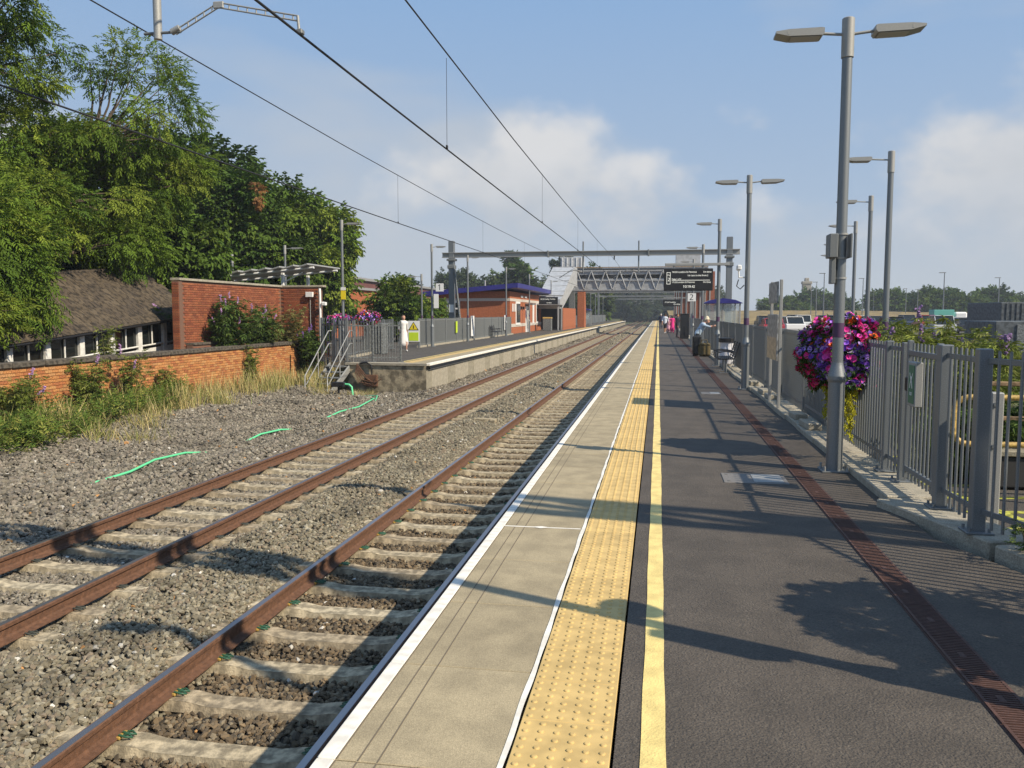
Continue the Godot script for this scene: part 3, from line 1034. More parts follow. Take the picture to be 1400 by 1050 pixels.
func boundary_wall() -> void:
	var w := thing("brick_wall", "low weathered orange brick wall with dark stone coping beside the ballast", "wall")
	var x := -13.9
	part(w, "mortar_core", bx(V(0.22, 1.62, 22.0), V(x - 0.11, -0.24, -22.5)), M.mortar)
	bricks(w, V(x, -1.05, -14.2), V(0, 0, -1), V(1, 0, 0), 18.8, 1.6, "brick", 300, 31)
	var z := -12.0
	for k in 22:
		part(w, "coping_stone", cb(V(0.36, 0.13, 0.98), 0.02), M.coping_dark, V(x - 0.11, 0.635 + rng.randf_range(-0.006, 0.006), z - 0.5), Basis(Vector3.RIGHT, rng.randf_range(-0.006, 0.006)))
		z -= 1.0
	# end pier
	part(w, "pier_core", bx(V(0.42, 1.9, 0.42), V(x - 0.1, -0.12, -33.5)), M.mortar)
	bricks(w, V(x + 0.115, -1.05, -33.27), V(0, 0, -1), V(1, 0, 0), 0.47, 1.88, "red_brick", 0, 5)
	bricks(w, V(x - 0.31, -1.05, -33.285), V(1, 0, 0), V(0, 0, 1), 0.44, 1.88, "red_brick", 0, 6)
	# second dark wall behind
	var w2 := thing("brick_wall", "dark low brick wall behind the orange one below the brick enclosure", "wall")
	part(w2, "wall_body", bx(V(0.22, 1.5, 7.0), V(-14.75, 0.0, -28.0)), M.mortar_dark)
	bricks(w2, V(-14.64, -0.75, -24.5), V(0, 0, -1), V(1, 0, 0), 7.0, 1.5, "red_brick", 0, 8)
	part(w2, "coping", cb(V(0.3, 0.08, 7.0), 0.01), M.coping_dark, V(-14.75, 0.79, -28.0))

func ramp_shed() -> void:
	# covered ramp: eaves, sills and roof rise along the track at about 1 in 12
	var s := thing("covered_ramp", "old timber covered ramp with mossy tiled roof and white window posts", "shed")
	var x := -16.0
	var z0 := -13.0
	var z1 := -26.4
	var eave := func(z: float) -> float: return 1.71 + (z + 26.27) * -0.0845 * 1.0
	var sill := func(z: float) -> float: return 0.90 + (z + 26.22) * -0.0645
	# dark inside and back wall, base wall
	var q := MB.new()
	q.box(V(x - 2.6, 0.6, (z0 + z1) / 2), V(0.1, 3.2, z0 - z1))
	q.box(V(x - 1.3, 0.6, z1 + 0.05), V(2.5, 2.6, 0.1))
	part(s, "back_wall", q.mesh(), M.wood)
	part(s, "floor_slab", bx(V(2.5, 0.1, z0 - z1), V(x - 1.3, -0.72, (z0 + z1) / 2)), M.concrete)
	var base := MB.new()
	base.face([V(x + 0.04, -0.8, z0), V(x + 0.04, -0.8, z1), V(x + 0.04, sill.call(z1) - 0.1, z1), V(x + 0.04, sill.call(z0) - 0.1, z0)], Vector3.RIGHT)
	part(s, "base_boarding", base.mesh(), M.white_wood)
	# posts every 0.93 m, glazing bar between, panes
	var n := 10
	var dz := (z1 - z0) / n
	for k in n + 1:
		var z := z0 + k * dz
		var top: float = eave.call(z)
		part(s, "post", cb(V(0.12, top + 0.8, 0.2), 0.01), M.white_wood, V(x, (top - 0.8) / 2, z))
		if k == n:
			continue
		var zm := z + dz / 2
		var a := V(x - 0.01, 0, 0)
		var f := part(s, "window", tb([V(x + 0.01, sill.call(zm) - 0.02, zm), V(x + 0.01, eave.call(zm), zm)], 0.028, 4), M.white_wood)
		part(f, "sill", tb([V(x + 0.02, sill.call(z), z), V(x + 0.02, sill.call(z + dz), z + dz)], 0.035, 4), M.white_wood)
		var pn := MB.new()
		pn.face([V(x - 0.03, sill.call(z), z), V(x - 0.03, sill.call(z + dz), z + dz), V(x - 0.03, eave.call(z + dz), z + dz), V(x - 0.03, eave.call(z), z)], Vector3.RIGHT)
		part(f, "pane", pn.mesh(), M.glass_dark)
	# roof plane rising to the ridge, tiles one by one
	var up := V(-2.3, 1.55, 0).normalized()
	var along := V(0, 0.0845, -1).normalized()
	var nn := along.cross(up).normalized()
	if nn.y < 0:
		nn = -nn
	var o := V(x + 0.28, eave.call(z0) - 0.02, z0)
	var deck := MB.new()
	var e1 := o + along * 13.9
	var span := 2.8
	deck.face([o, e1, e1 + up * span, o + up * span], nn)
	var deck2 := MB.new()
	part(s, "roof_deck", deck.mesh(), M.lead)
	part(s, "fascia", tb([o - nn * 0.06, e1 - nn * 0.06], 0.05, 4), M.black)
	var far := MB.new()
	var rd := o + up * span
	far.face([rd, rd + along * 13.9, rd + along * 13.9 + V(-2.4, -1.7, 0), rd + V(-2.4, -1.7, 0)], V(-1, 1, 0))
	part(s, "rear_roof_slope", far.mesh(), M.roof_tile_a)
	part(s, "ridge", tb([rd + nn * 0.03, rd + along * 13.9 + nn * 0.03], 0.07, 6), M.roof_tile_b)
	var gb := MB.new()
	gb.face([e1, e1 + up * span, e1 + V(-4.9, -0.1, 0)], Vector3.FORWARD)
	part(s, "gable_end", gb.mesh(), M.lead)
	var tm := MB.new()
	tm.cbox(Vector3.ZERO, V(0.285, 0.022, 0.36), 0.003)
	var tile := tm.mesh()
	var cnt := 0
	var X := [[], [], []]
	for i in range(45, -1, -1):
		for j in 9:
			var p := o + along * ((i + 0.5) * 0.3 + (0.15 if j % 2 else 0.0) + 0.05) + up * (0.16 + j * 0.3) + nn * (0.024 + rng.randf_range(-0.002, 0.003))
			var bb := Basis(along, nn, -up * 1.0)
			bb = bb * Basis(Vector3.RIGHT, 0.05 + rng.randf_range(-0.004, 0.004)) * Basis(Vector3.UP, rng.randf_range(-0.008, 0.008))
			if bb.determinant() < 0:
				bb = Basis(-bb.x, bb.y, bb.z)
			var k := rng.randi() % 3
			if cnt < 300:
				part(s, "roof_tile", tile, M[["roof_tile_a", "roof_tile_b", "roof_tile_c"][k]], p, bb)
				cnt += 1
			else:
				X[k].append(Transform3D(bb, p))
	for k in 3:
		many(s, "roof_tiles", tile, M[["roof_tile_a", "roof_tile_b", "roof_tile_c"][k]], X[k]).set_meta("kind", "stuff")

func brick_enclosure() -> void:
	var e := thing("brick_enclosure", "red brick enclosure with pale coping grown over by shrubs", "brick building")
	var x := -14.9
	part(e, "wall_core", bx(V(0.22, 3.6, 7.1), V(x - 0.11, 1.0, -27.95)), M.mortar_dark)
	bricks(e, V(x, -0.8, -24.4), V(0, 0, -1), V(1, 0, 0), 7.05, 3.6, "red_brick", 0, 41)
	part(e, "end_pier", bx(V(0.25, 3.6, 0.2), V(x - 0.1, 1.0, -24.3)), M.mortar_dark)
	var hd := []
	var hc := []
	for j in 47:
		hd.append(Transform3D(Basis.IDENTITY, V(x - 0.1, -0.76 + j * 0.0755, -24.195)))
		var c: Color = M["red_brick_%d" % (j * 3 % 5)].albedo_color.srgb_to_linear()
		hc.append(c)
	many(e, "end_bricks", cb(V(0.226, 0.064, 0.03), 0.004), M.brick_tinted, hd, hc).set_meta("kind", "stuff")
	var x1 := -13.25
	part(e, "front_wall_core", bx(V(x1 - x + 0.22, 3.6, 0.22), V((x + x1) / 2 - 0.1, 1.0, -31.6)), M.mortar_dark)
	bricks(e, V(x, -0.8, -31.49), V(1, 0, 0), V(0, 0, 1), x1 - x, 3.6, "red_brick", 0, 43)
	part(e, "coping", cb(V(0.34, 0.08, 7.3), 0.01), M.concrete_pale, V(x - 0.1, 2.85, -27.85))
	part(e, "coping", cb(V(x1 - x + 0.3, 0.08, 0.34), 0.01), M.concrete_pale, V((x + x1) / 2, 2.85, -31.62))
	part(e, "white_box", cb(V(0.3, 0.2, 0.12), 0.01), M.white, V(-13.65, 2.52, -31.4))
	part(e, "conduit", tb([V(-13.65, 2.4, -31.45), V(-13.65, -0.2, -31.45)], 0.018, 6), M.galv_pale)
	part(e, "downpipe", tb([V(-13.2, 2.75, -31.35), V(-13.17, 2.5, -31.3), V(-13.17, -0.1, -31.3)], 0.045, 8), M.white)
	part(e, "floodlight", cb(V(0.18, 0.14, 0.16), 0.02), M.white, V(-13.0, 2.15, -31.3))
	part(e, "floodlight_bracket", tb([V(-13.17, 2.2, -31.3), V(-13.0, 2.22, -31.3)], 0.02, 6), M.white)
	# slatted shelter roof behind
	var c := thing("cycle_shelter", "white slatted mono pitch shelter roof above the brick enclosure", "shelter")
	for k in 9:
		var t := k / 8.0
		var a := V(-19.6 + t * 5.0, 3.35 + t * 0.42, -33.2)
		part(c, "roof_slat", cb(V(0.42, 0.07, 3.6), 0.01), M.galv_pale, a + V(0, 0, -1.6), Basis(Vector3.BACK, 0.28))
	for z in [-33.4, -36.0]:
		part(c, "rafter", tb([V(-20, 3.2, z), V(-14.3, 3.7, z)], 0.06, 4), M.white)
	for a in [[-15.8, -33.6], [-19.3, -33.6], [-15.8, -36.2]]:
		part(c, "post", cb(V(0.12, 3.5, 0.12), 0.01), M.white, V(a[0], 1.75, a[1]))
	part(c, "brace", tb([V(-15.75, 3.1, -33.6), V(-14.9, 3.5, -33.6)], 0.03, 4), M.white)

func platform_one() -> void:
	var p := Node3D.new()
	p.name = numbered("platform")
	add_child(p)
	tag(p, "opposite platform with concrete panel wall and white edge", "", "", "structure")
	var ex := -7.95
	part(p, "asphalt_surface", slab([[ex - 1.2, -28.9], [ex - 1.2, -215], [-13.2, -215], [-13.2, -42], [-12.9, -40], [-12.1, -31.4], [-11.4, -29.2], [-11.0, -28.85]], -0.002, 0.25), M.asphalt_old)
	part(p, "end_wall", slab([[ex - 0.06, -28.3], [ex - 0.3, -28.9], [-11.0, -28.9], [-11.0, -28.55]], -0.01, 1.25), M.concrete_stained)
	part(p, "end_top", slab([[ex - 0.02, -28.24], [ex - 1.15, -29.0], [-11.1, -29.0], [-11.1, -28.5]], 0.012, 0.08), M.concrete_pale)
	part(p, "wall_core", bx(V(0.3, 1.2, 186), V(ex - 0.42, -0.72, -122)), M.concrete)
	# front panels one by one, sunk joints
	var pm := MB.new()
	pm.cbox(Vector3.ZERO, V(0.08, 0.8, 1.17), 0.01)
	var pmm := pm.mesh()
	for k in 90:
		part(p, "wall_panel", pmm, M.concrete_pale if k % 3 else M.concrete, V(ex - 0.24, -0.62, -28.95 - k * 1.2))
	part(p, "steel_edge_beam", bx(V(0.14, 0.16, 186), V(ex - 0.19, -0.16, -122)), M.galv_dull)
	part(p, "cable_duct", tb([V(ex - 0.14, -0.2, -29), V(ex - 0.14, -0.2, -215)], 0.035, 6), M.black)
	var L := 1.0
	var cm := MB.new()
	cm.cbox(V(-0.36, -0.04, 0), V(0.72, 0.09, L - 0.008), 0.006)
	var cmm := cm.mesh()
	var nm := MB.new()
	nm.cbox(V(-0.05, -0.035, 0), V(0.13, 0.09, L - 0.002), 0.006)
	var nmm := nm.mesh()
	for k in 180:
		var s := part(p, "coping_slab", cmm, M["coping_%d" % ((k * 3 + k / 3) % 4)], V(ex, 0, -29.0 - k * L))
		part(s, "white_nosing", nmm, M.white_paint, V(0.004, 0.004, 0))
	part(p, "tactile_strip", slab([[ex - 0.72, -28.9], [ex - 1.12, -28.9], [ex - 1.12, -212], [ex - 0.72, -212]], 0.006, 0.06), M.tactile_1)
	part(p, "yellow_line", slab([[ex - 1.25, -29], [ex - 1.34, -29], [ex - 1.34, -212], [ex - 1.25, -212]], 0.003, 0.002), M.yellow_paint)
	part(p, "back_kerb", slab([[-11.95, -31.2], [-12.15, -31.2], [-12.85, -37.9], [-12.65, -37.9]], 0.1, 0.2), M.concrete_pale)
	part(p, "back_kerb", bx(V(0.2, 0.1, 28.5), V(-12.3, 0.05, -56.3)), M.concrete_pale)
	# end railings
	fence("dark bar railing across the end of platform 1", [[-11.1, -28.75], [-10.2, -29.0], [-9.25, -29.3]], 0.0, 1.5, 0.1, 0.011, M.steel_grey, 60)
	fence("tall galvanised palisade between brick enclosure and end of platform 1", [[-12.3, -29.35], [-11.7, -29.05], [-11.1, -28.75]], 0.0, 1.62, 0.14, 0.017, M.galv, 80, 0.08, [0.2, 1.35])
	fence("grey palisade along the pale kerb behind the end railing", [[-11.75, -29.7], [-12.05, -32.0], [-12.35, -34.6], [-12.7, -37.6], [-13.1, -40.2]], 0.0, 1.5, 0.3, 0.017, M.galv, 80, 0.08, [0.2, 1.3])
	var pts := []
	var z := -42.2
	while z > -70.5:
		pts.append([-12.3, z])
		z -= 2.75
	fence("grey mesh fence with posts behind the seat on platform 1", pts, 0.0, 1.52, 0.1, 0.015, M.galv_dull, 0, 0.1, [0.16, 1.42])
	pts = []
	z = -112.0
	while z > -212:
		pts.append([-12.2, z])
		z -= 3.0
	fence("far grey fence on platform 1 past the footbridge", pts, 0.0, 1.52, 0.12, 0.03, M.galv, 0, 0.1, [0.16, 1.42])
	# steps down to the ballast with two white handrails
	var st := thing("steps", "steel steps with white handrails down from platform 1 end", "steps")
	var a := V(-11.0, 0.0, -28.75)
	var d := V(0.1, -0.95, 2.2)
	for sx in [0.0, -0.8]:
		var o := V(sx, 0, 0)
		part(st, "stringer", cb(V(0.06, 0.24, 2.42), 0.01), M.galv_pale, a + o + d * 0.5 + V(0, -0.12, 0), Basis(Vector3.RIGHT, atan2(0.95, 2.2)))
		part(st, "handrail", tb([a + o + V(0.0, 1.14, -0.35), a + o + V(0, 1.14, 0), a + o + d + V(0, 0.62, 0.15), a + o + d + V(0, 0.0, 0.18)], 0.021, 6), M.galv_pale)
		part(st, "handrail", tb([a + o + V(0.0, 0.67, -0.35), a + o + V(0, 0.67, 0), a + o + d + V(0, 0.3, 0.1)], 0.021, 6), M.galv_pale)
		part(st, "handrail_post", tb([a + o + V(0, 0, -0.35), a + o + V(0, 1.14, -0.35)], 0.021, 6), M.galv_pale)
		part(st, "handrail_post", tb([a + o + d * 0.5, a + o + d * 0.5 + V(0, 0.9, 0)], 0.021, 6), M.galv_pale)
	for k in 5:
		part(st, "tread", cb(V(0.74, 0.04, 0.28), 0.005), M.galv_dull, a + d * ((k + 0.7) / 5.4) + V(-0.4, 0.0, 0.05))
	# junction box with hanging cables
	var jb := thing("cable_box", "rusty cable box with loops of brown cable on concrete end wall", "junction box", V(-10.15, -0.62, -28.42))
	part(jb, "box", cb(V(0.42, 0.42, 0.16), 0.015), M.rail_rust, V(0.1, 0, 0))
	for k in 7:
		var y := 0.1 * sin(k * 2.0)
		part(jb, "cable_loop", tb([V(-0.45, 0.6, 0.02), V(-0.5 + k * 0.05, 0.3, 0.06), V(-0.35 + k * 0.08, -0.05 + y, 0.1), V(0.05 + k * 0.02, -0.12 + y, 0.12), V(0.3 + (0.2 if k == 3 else 0.0), 0.05 - y, 0.12)], 0.016, 5), M.rail_rust)
	part(jb, "conduit", tb([V(0.1, 0.2, 0.02), V(0.1, 0.55, 0.03), V(-0.1, 0.66, 0.03), V(-0.35, 0.62, 0.02)], 0.03, 6), M.black)
	var hy := thing("cable_terminal", "small black terminal box with bent green hose in the grass", "junction box", V(-10.35, -0.98, -26.0))
	part(hy, "box", cb(V(0.46, 0.16, 0.2), 0.02), M.black, V(0, 0.42, 0))
	part(hy, "leg", tb([V(0, 0, 0), V(0, 0.38, 0)], 0.04, 6), M.black)
	part(hy, "hose", tb([V(0.2, 0.43, 0), V(0.36, 0.42, 0), V(0.46, 0.34, 0.02), V(0.5, 0.1, 0.05), V(0.5, -0.1, 0.05)], 0.035, 8), M.cable_green)
	# green cable lying in the ballast in three visible lengths
	var gl := [[[-8.9, -11.6], [-8.75, -12.6], [-8.95, -13.6], [-8.95, -14.6], [-8.88, -15.4]], [[-8.75, -16.3], [-8.7, -17.2], [-8.6, -18.0], [-8.55, -18.6]], [[-8.45, -19.8], [-8.5, -21.4], [-8.55, -23.0], [-8.75, -24.9], [-9.7, -26.0]], [[-8.6, -24.5], [-8.85, -25.5], [-9.9, -26.0]]]
	var gc := thing("green_cable", "mint green cable half buried in the stone ballast", "cable")
	for seg in gl:
		var P := []
		for i in seg.size():
			var e := -0.03 if i == 0 or i == seg.size() - 1 else 0.07
			P.append(V(seg[i][0], bed_height(seg[i][0], seg[i][1]) + e, seg[i][1]))
		part(gc, "cable_length", tb(P, 0.022, 8), M.cable_green)

# ---------------------------------------------------------------- buildings and bridge
func station_building() -> void:
	var s := thing("station_building", "single storey orange brick station building with blue roof edge", "building")
	var x0 := -12.6
	var xl := -19.6
	var z0 := -71.0
	var z1 := -90.5
	part(s, "wall", bx(V(x0 - xl, 4.0, z0 - z1), V((x0 + xl) / 2, 1.6, (z0 + z1) / 2)), M.building_brick)
	var band := MB.new()
	band.box(V((x0 + xl) / 2, 2.98, (z0 + z1) / 2), V(x0 - xl + 0.06, 0.24, z0 - z1 + 0.06))
	part(s, "stone_band", band.mesh(), M.stone_band)
	part(s, "plinth_band", bx(V(x0 - xl + 0.05, 0.28, z0 - z1 + 0.05), V((x0 + xl) / 2, 0.74, (z0 + z1) / 2)), M.stone_band)
	# mono pitch roof with a deep blue fascia all round
	var r := MB.new()
	r.sweep([Vector2(x0 + 0.8, 3.98), Vector2(x0 + 0.8, 4.38), Vector2(xl - 0.7, 3.66), Vector2(xl - 0.7, 3.26)], z0 + 0.7, z1 - 3.0)
	part(s, "roof", r.mesh(), M.blue)
	part(s, "gable_infill", bx(V(x0 - xl - 0.05, 0.8, z0 - z1 - 0.04), V((x0 + xl) / 2, 3.3, (z0 + z1) / 2)), M.building_brick)
	var vent := part(s, "vent_pipe", tb([V(-15.4, 4.1, -74), V(-15.4, 4.75, -74)], 0.08, 8), M.galv_pale)
	# end window
	var w := part(s, "window", cb(V(1.2, 1.9, 0.1), 0.01), M.white, V(-17.6, 1.95, z0 + 0.03))
	part(w, "pane", bx(V(0.9, 1.0, 0.04), V(0.02, -0.3, 0.05)), M.glass_dark)
	part(w, "pane", bx(V(0.9, 0.42, 0.04), V(0.02, 0.56, 0.05)), M.glass_dark)
	# platform side
	for a in [[-75.0, 2.2], [-87.2, 1.4]]:
		var f := part(s, "window", cb(V(0.1, 2.1, a[1]), 0.01), M.white, V(x0 + 0.03, 1.8, a[0]))
		for k in 3:
			part(f, "pane", bx(V(0.04, 1.7, a[1] / 3 - 0.16), V(0.05, 0.02, (k - 1) * (a[1] / 3 - 0.03))), M.glass_dark)
	var d := part(s, "door", cb(V(0.12, 2.5, 2.0), 0.01), M.white, V(x0 + 0.04, 1.25, -80.5))
	for k in 2:
		part(d, "pane", bx(V(0.04, 1.9, 0.74), V(0.06, 0.05, (k - 0.5) * 0.96)), M.glass_pane)
	part(s, "door_canopy", cb(V(0.7, 0.12, 2.4), 0.02), M.galv_dull, V(x0 + 0.36, 2.7, -80.5))
	part(s, "poster_case", cb(V(0.08, 2.0, 0.9), 0.01), M.sign_white, V(x0 + 0.05, 1.75, -84.4))
	part(s, "notice", cb(V(0.06, 0.7, 0.4), 0.01), M.sign_white, V(x0 + 0.05, 2.3, -72.2))
	part(s, "notice", cb(V(0.06, 0.7, 0.4), 0.01), M.sign_white, V(x0 + 0.05, 2.3, -73.3))
	for z in [-76.7, -78.0]:
		part(s, "wall_lamp", cb(V(0.16, 0.3, 0.16), 0.03), M.black, V(x0 + 0.09, 2.3, z))
	for z in [-77.2, -79.5]:
		part(s, "name_sign", cb(V(0.05, 0.18, 1.2), 0.01), M.sign_white, V(x0 + 0.05, 3.35, z))
	# warehouse behind
	var h := thing("warehouse", "long dark red clad warehouse with grey roof edge behind station", "building")
	var b := MB.new()
	var p0 := V(-33.5, 0, -84)
	var p1 := V(-36.5, 0, -150)
	var dir := (p1 - p0).normalized()
	var bb := Basis(Vector3.UP.cross(dir), Vector3.UP, dir)
	var L := p0.distance_to(p1)
	part(h, "wall", bx(V(24, 6.2, L), V(0, 2.55, 0), Basis.IDENTITY), M.cladding, (p0 + p1) / 2 + bb.x * -12.0 * signf(bb.x.x), bb)
	part(h, "roof_edge", bx(V(24.6, 0.3, L + 0.6)), M.roof_grey, (p0 + p1) / 2 + bb.x * -12.0 * signf(bb.x.x) + V(0, 5.75, 0), bb)
	part(h, "white_panel", bx(V(0.1, 1.6, 4.0)), M.white, p0 + dir * 17 + V(0.1, 2.2, 0), bb)
	var k2 := thing("outbuilding", "orange brick outbuilding with white roof bracket below the warehouse", "building")
	part(k2, "wall", bx(V(8, 4.4, 12), V(-27.5, 1.5, -62)), M.building_brick)
	part(k2, "roof", bx(V(8.4, 0.2, 12.4), V(-27.5, 3.75, -62)), M.roof_grey)
	part(k2, "window", cb(V(0.9, 1.0, 0.1), 0.01), M.glass_dark, V(-25.3, 2.5, -55.98))
	part(k2, "bracket", tb([V(-24.2, 1.9, -55.8), V(-23.5, 2.9, -55.8)], 0.14, 4), M.white)
	part(k2, "white_box", cb(V(0.7, 0.7, 0.4), 0.02), M.white, V(-27.9, 2.1, -55.8))

func truss_girder(parent: Node3D, a: Vector3, b: Vector3, h: float, n: int, r: float, m: Material, called := "lattice") -> void:
	var q := MB.new()
	var d := (b - a) / n
	q.tube([a, b], r, 4)
	q.tube([a + V(0, h, 0), b + V(0, h, 0)], r, 4)
	for k in n:
		var p := a + d * k
		q.tube([p, p + d * 0.5 + V(0, h, 0)], r * 0.7, 4, false)
		q.tube([p + d * 0.5 + V(0, h, 0), p + d], r * 0.7, 4, false)
	part(parent, called, q.mesh(), m)

func footbridge() -> void:
	var f := thing("footbridge", "grey steel footbridge with enclosed stairs and brick lift towers", "footbridge")
	var z := -110.0
	var xa := -12.4
	var xb := 6.0
	part(f, "deck", bx(V(xb - xa, 0.35, 2.6), V((xa + xb) / 2, 4.72, z - 1.4)), M.bridge_grey)
	part(f, "soffit_beam", bx(V(xb - xa, 0.16, 0.2), V((xa + xb) / 2, 4.56, z - 0.05)), M.steel_grey)
	part(f, "lower_panel", bx(V(xb - xa, 1.5, 0.06), V((xa + xb) / 2, 5.58, z - 0.12)), M.bridge_grey)
	part(f, "upper_panel", bx(V(xb - xa, 0.6, 0.06), V((xa + xb) / 2, 7.15, z - 0.12)), M.bridge_grey)
	part(f, "rear_panel", bx(V(xb - xa, 2.9, 0.06), V((xa + xb) / 2, 6.2, z - 2.6)), M.bridge_grey)
	part(f, "roof", bx(V(xb - xa + 0.4, 0.14, 2.9), V((xa + xb) / 2, 7.62, z - 1.4)), M.roof_grey)
	part(f, "roof_edge", bx(V(xb - xa + 0.4, 0.12, 0.1), V((xa + xb) / 2, 7.78, z + 0.1)), M.wood)
	for y in [4.85, 6.1, 7.35]:
		part(f, "chord", bx(V(xb - xa, 0.16, 0.16), V((xa + xb) / 2, y, z)), M.bridge_grey)
	var n := 10
	var dx := (xb - xa) / n
	for k in n:
		var x := xa + k * dx
		part(f, "diagonal", tb([V(x, 7.35, z + 0.02), V(x + dx * 0.5, 4.85, z + 0.02)], 0.1, 4), M.bridge_grey)
		part(f, "diagonal", tb([V(x + dx * 0.5, 4.85, z + 0.02), V(x + dx, 7.35, z + 0.02)], 0.1, 4), M.bridge_grey)
	# stair tower on platform 1: a roofed flight coming down towards the camera
	var q := MB.new()
	var top := V(-11.4, 0, -108.0)
	var o := [Vector2(-108.0, 7.6), Vector2(-104.5, 7.6), Vector2(-91.0, 3.6), Vector2(-89.0, 3.3), Vector2(-89.0, 2.3), Vector2(-91.5, 2.4), Vector2(-104.5, 5.2), Vector2(-108.0, 5.2)]
	q.sweep(o, -1.35, 1.35, V(-11.7, 0, 0), Basis(Vector3(0, 0, 1), Vector3(0, 1, 0), Vector3(-1, 0, 0)))
	part(f, "stair_enclosure", q.mesh(), M.cladding_pale)
	for k in 7:
		part(f, "roof_seam", tb([V(-13.08, 7.55 - k * 0.66, -104.3 + k * 2.2), V(-10.33, 7.6 - k * 0.66, -104.3 + k * 2.2)], 0.05, 4), M.bridge_grey)
	part(f, "stair_canopy", bx(V(3.4, 0.14, 3.6), V(-11.8, 2.75, -88.4)), M.bridge_grey)
	part(f, "stair_side_wall", bx(V(0.25, 2.4, 14), V(-10.3, 1.2, -97.5)), M.building_brick)
	for a in [[-13.2, -87.0], [-10.3, -87.0], [-13.2, -90], [-10.3, -90]]:
		part(f, "post", cb(V(0.16, 2.7, 0.16), 0.01), M.bridge_grey, V(a[0], 1.35, a[1]))
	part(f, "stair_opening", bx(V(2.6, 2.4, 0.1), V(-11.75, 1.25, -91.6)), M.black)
	part(f, "brick_pier", bx(V(0.9, 4.6, 2.4), V(-9.9, 2.3, -109.8)), M.building_brick)
	part(f, "brick_pier", bx(V(0.7, 4.6, 0.7), V(-10.9, 2.3, -107)), M.steel_grey)
	part(f, "lift_tower_head", cb(V(2.9, 1.5, 2.9), 0.02), M.cladding_pale, V(-11.3, 8.4, -111.4))
	for k in 5:
		part(f, "louvre_post", bx(V(0.1, 1.4, 0.08), V(-12.5 + k * 0.62, 8.4, -109.9)), M.white)
	part(f, "brick_tower", bx(V(5.0, 7.6, 4.0), V(4.6, 3.4, -112.6)), M.tower_brick)
	for k in 8:
		part(f, "tower_pilaster", bx(V(0.16, 5.5, 0.12), V(2.3 + k * 0.6, 2.4, -110.56)), M.galv_pale)
	part(f, "lift_tower_head", cb(V(3.1, 2.1, 2.9), 0.02), M.cladding_pale, V(3.7, 8.35, -112.2))

# ---------------------------------------------------------------- overhead line
func portal(called: String, label: String, z: float, xl: float, xr: float, yb: float, detail: bool, group: String) -> Node3D:
	var g := thing(called, label, "gantry", V(0, 0, z), group)
	for x in [xl, xr]:
		var q := MB.new()
		q.cbox(V(0, (yb + 0.9) / 2 - 0.5, 0), V(0.36, yb + 1.9, 0.36), 0.02)
		part(g, "mast", q.mesh(), M.galv, V(x, 0, 0))
		part(g, "mast_collar", cb(V(0.56, 0.14, 0.56), 0.02), M.galv_dull, V(x, yb - 0.3, 0))
		part(g, "mast_collar", cb(V(0.48, 0.22, 0.48), 0.02), M.galv_dull, V(x, yb - 0.75, 0))
	var b := MB.new()
	b.sweep([Vector2(-0.15, -0.16), Vector2(0.15, -0.16), Vector2(0.15, -0.12), Vector2(0.02, -0.11), Vector2(0.02, 0.11), Vector2(0.15, 0.12), Vector2(0.15, 0.16), Vector2(-0.15, 0.16), Vector2(-0.15, 0.12), Vector2(-0.02, 0.11), Vector2(-0.02, -0.11), Vector2(-0.15, -0.12)], xl - 0.6, xr + 0.6, V(0, yb, 0.05), Basis(Vector3(0, 0, -1), Vector3(0, 1, 0), Vector3(1, 0, 0)))
	part(g, "boom", b.mesh(), M.galv_pale)
	for x in [lerpf(xl, xr, 0.36), lerpf(xl, xr, 0.72)]:
		part(g, "boom_splice", cb(V(0.1, 0.4, 0.4), 0.01), M.galv_dull, V(x, yb, 0.05))
	if detail:
		part(g, "stay", tb([V(xl + 0.2, yb - 0.8, 0.2), V(xl + 0.75, 0.0, 0.3)], 0.09, 4), M.steel_grey)
		part(g, "number_plate", cb(V(0.3, 0.5, 0.02), 0.004), M.sign_white, V(xl, 2.1, 0.2))
	for x in [-2.74, -6.17]:
		part(g, "drop_tube", tb([V(x + 1.5, yb + 0.75, 0), V(x + 1.5, 4.3, 0)], 0.05, 8), M.galv)
		part(g, "registration_arm", tb([V(x + 1.5, 4.35, 0), V(x + 0.8, 4.5, 0), V(x, 4.0, 0)], 0.025, 6), M.galv_dull)
		part(g, "insulator", tb([V(x + 1.45, 4.36, 0), V(x + 1.15, 4.43, 0)], 0.06, 8), M.insulator)
		part(g, "catenary_support", tb([V(x, yb - 0.1, 0), V(x, 5.1, 0)], 0.04, 6), M.galv_dull)
	return g

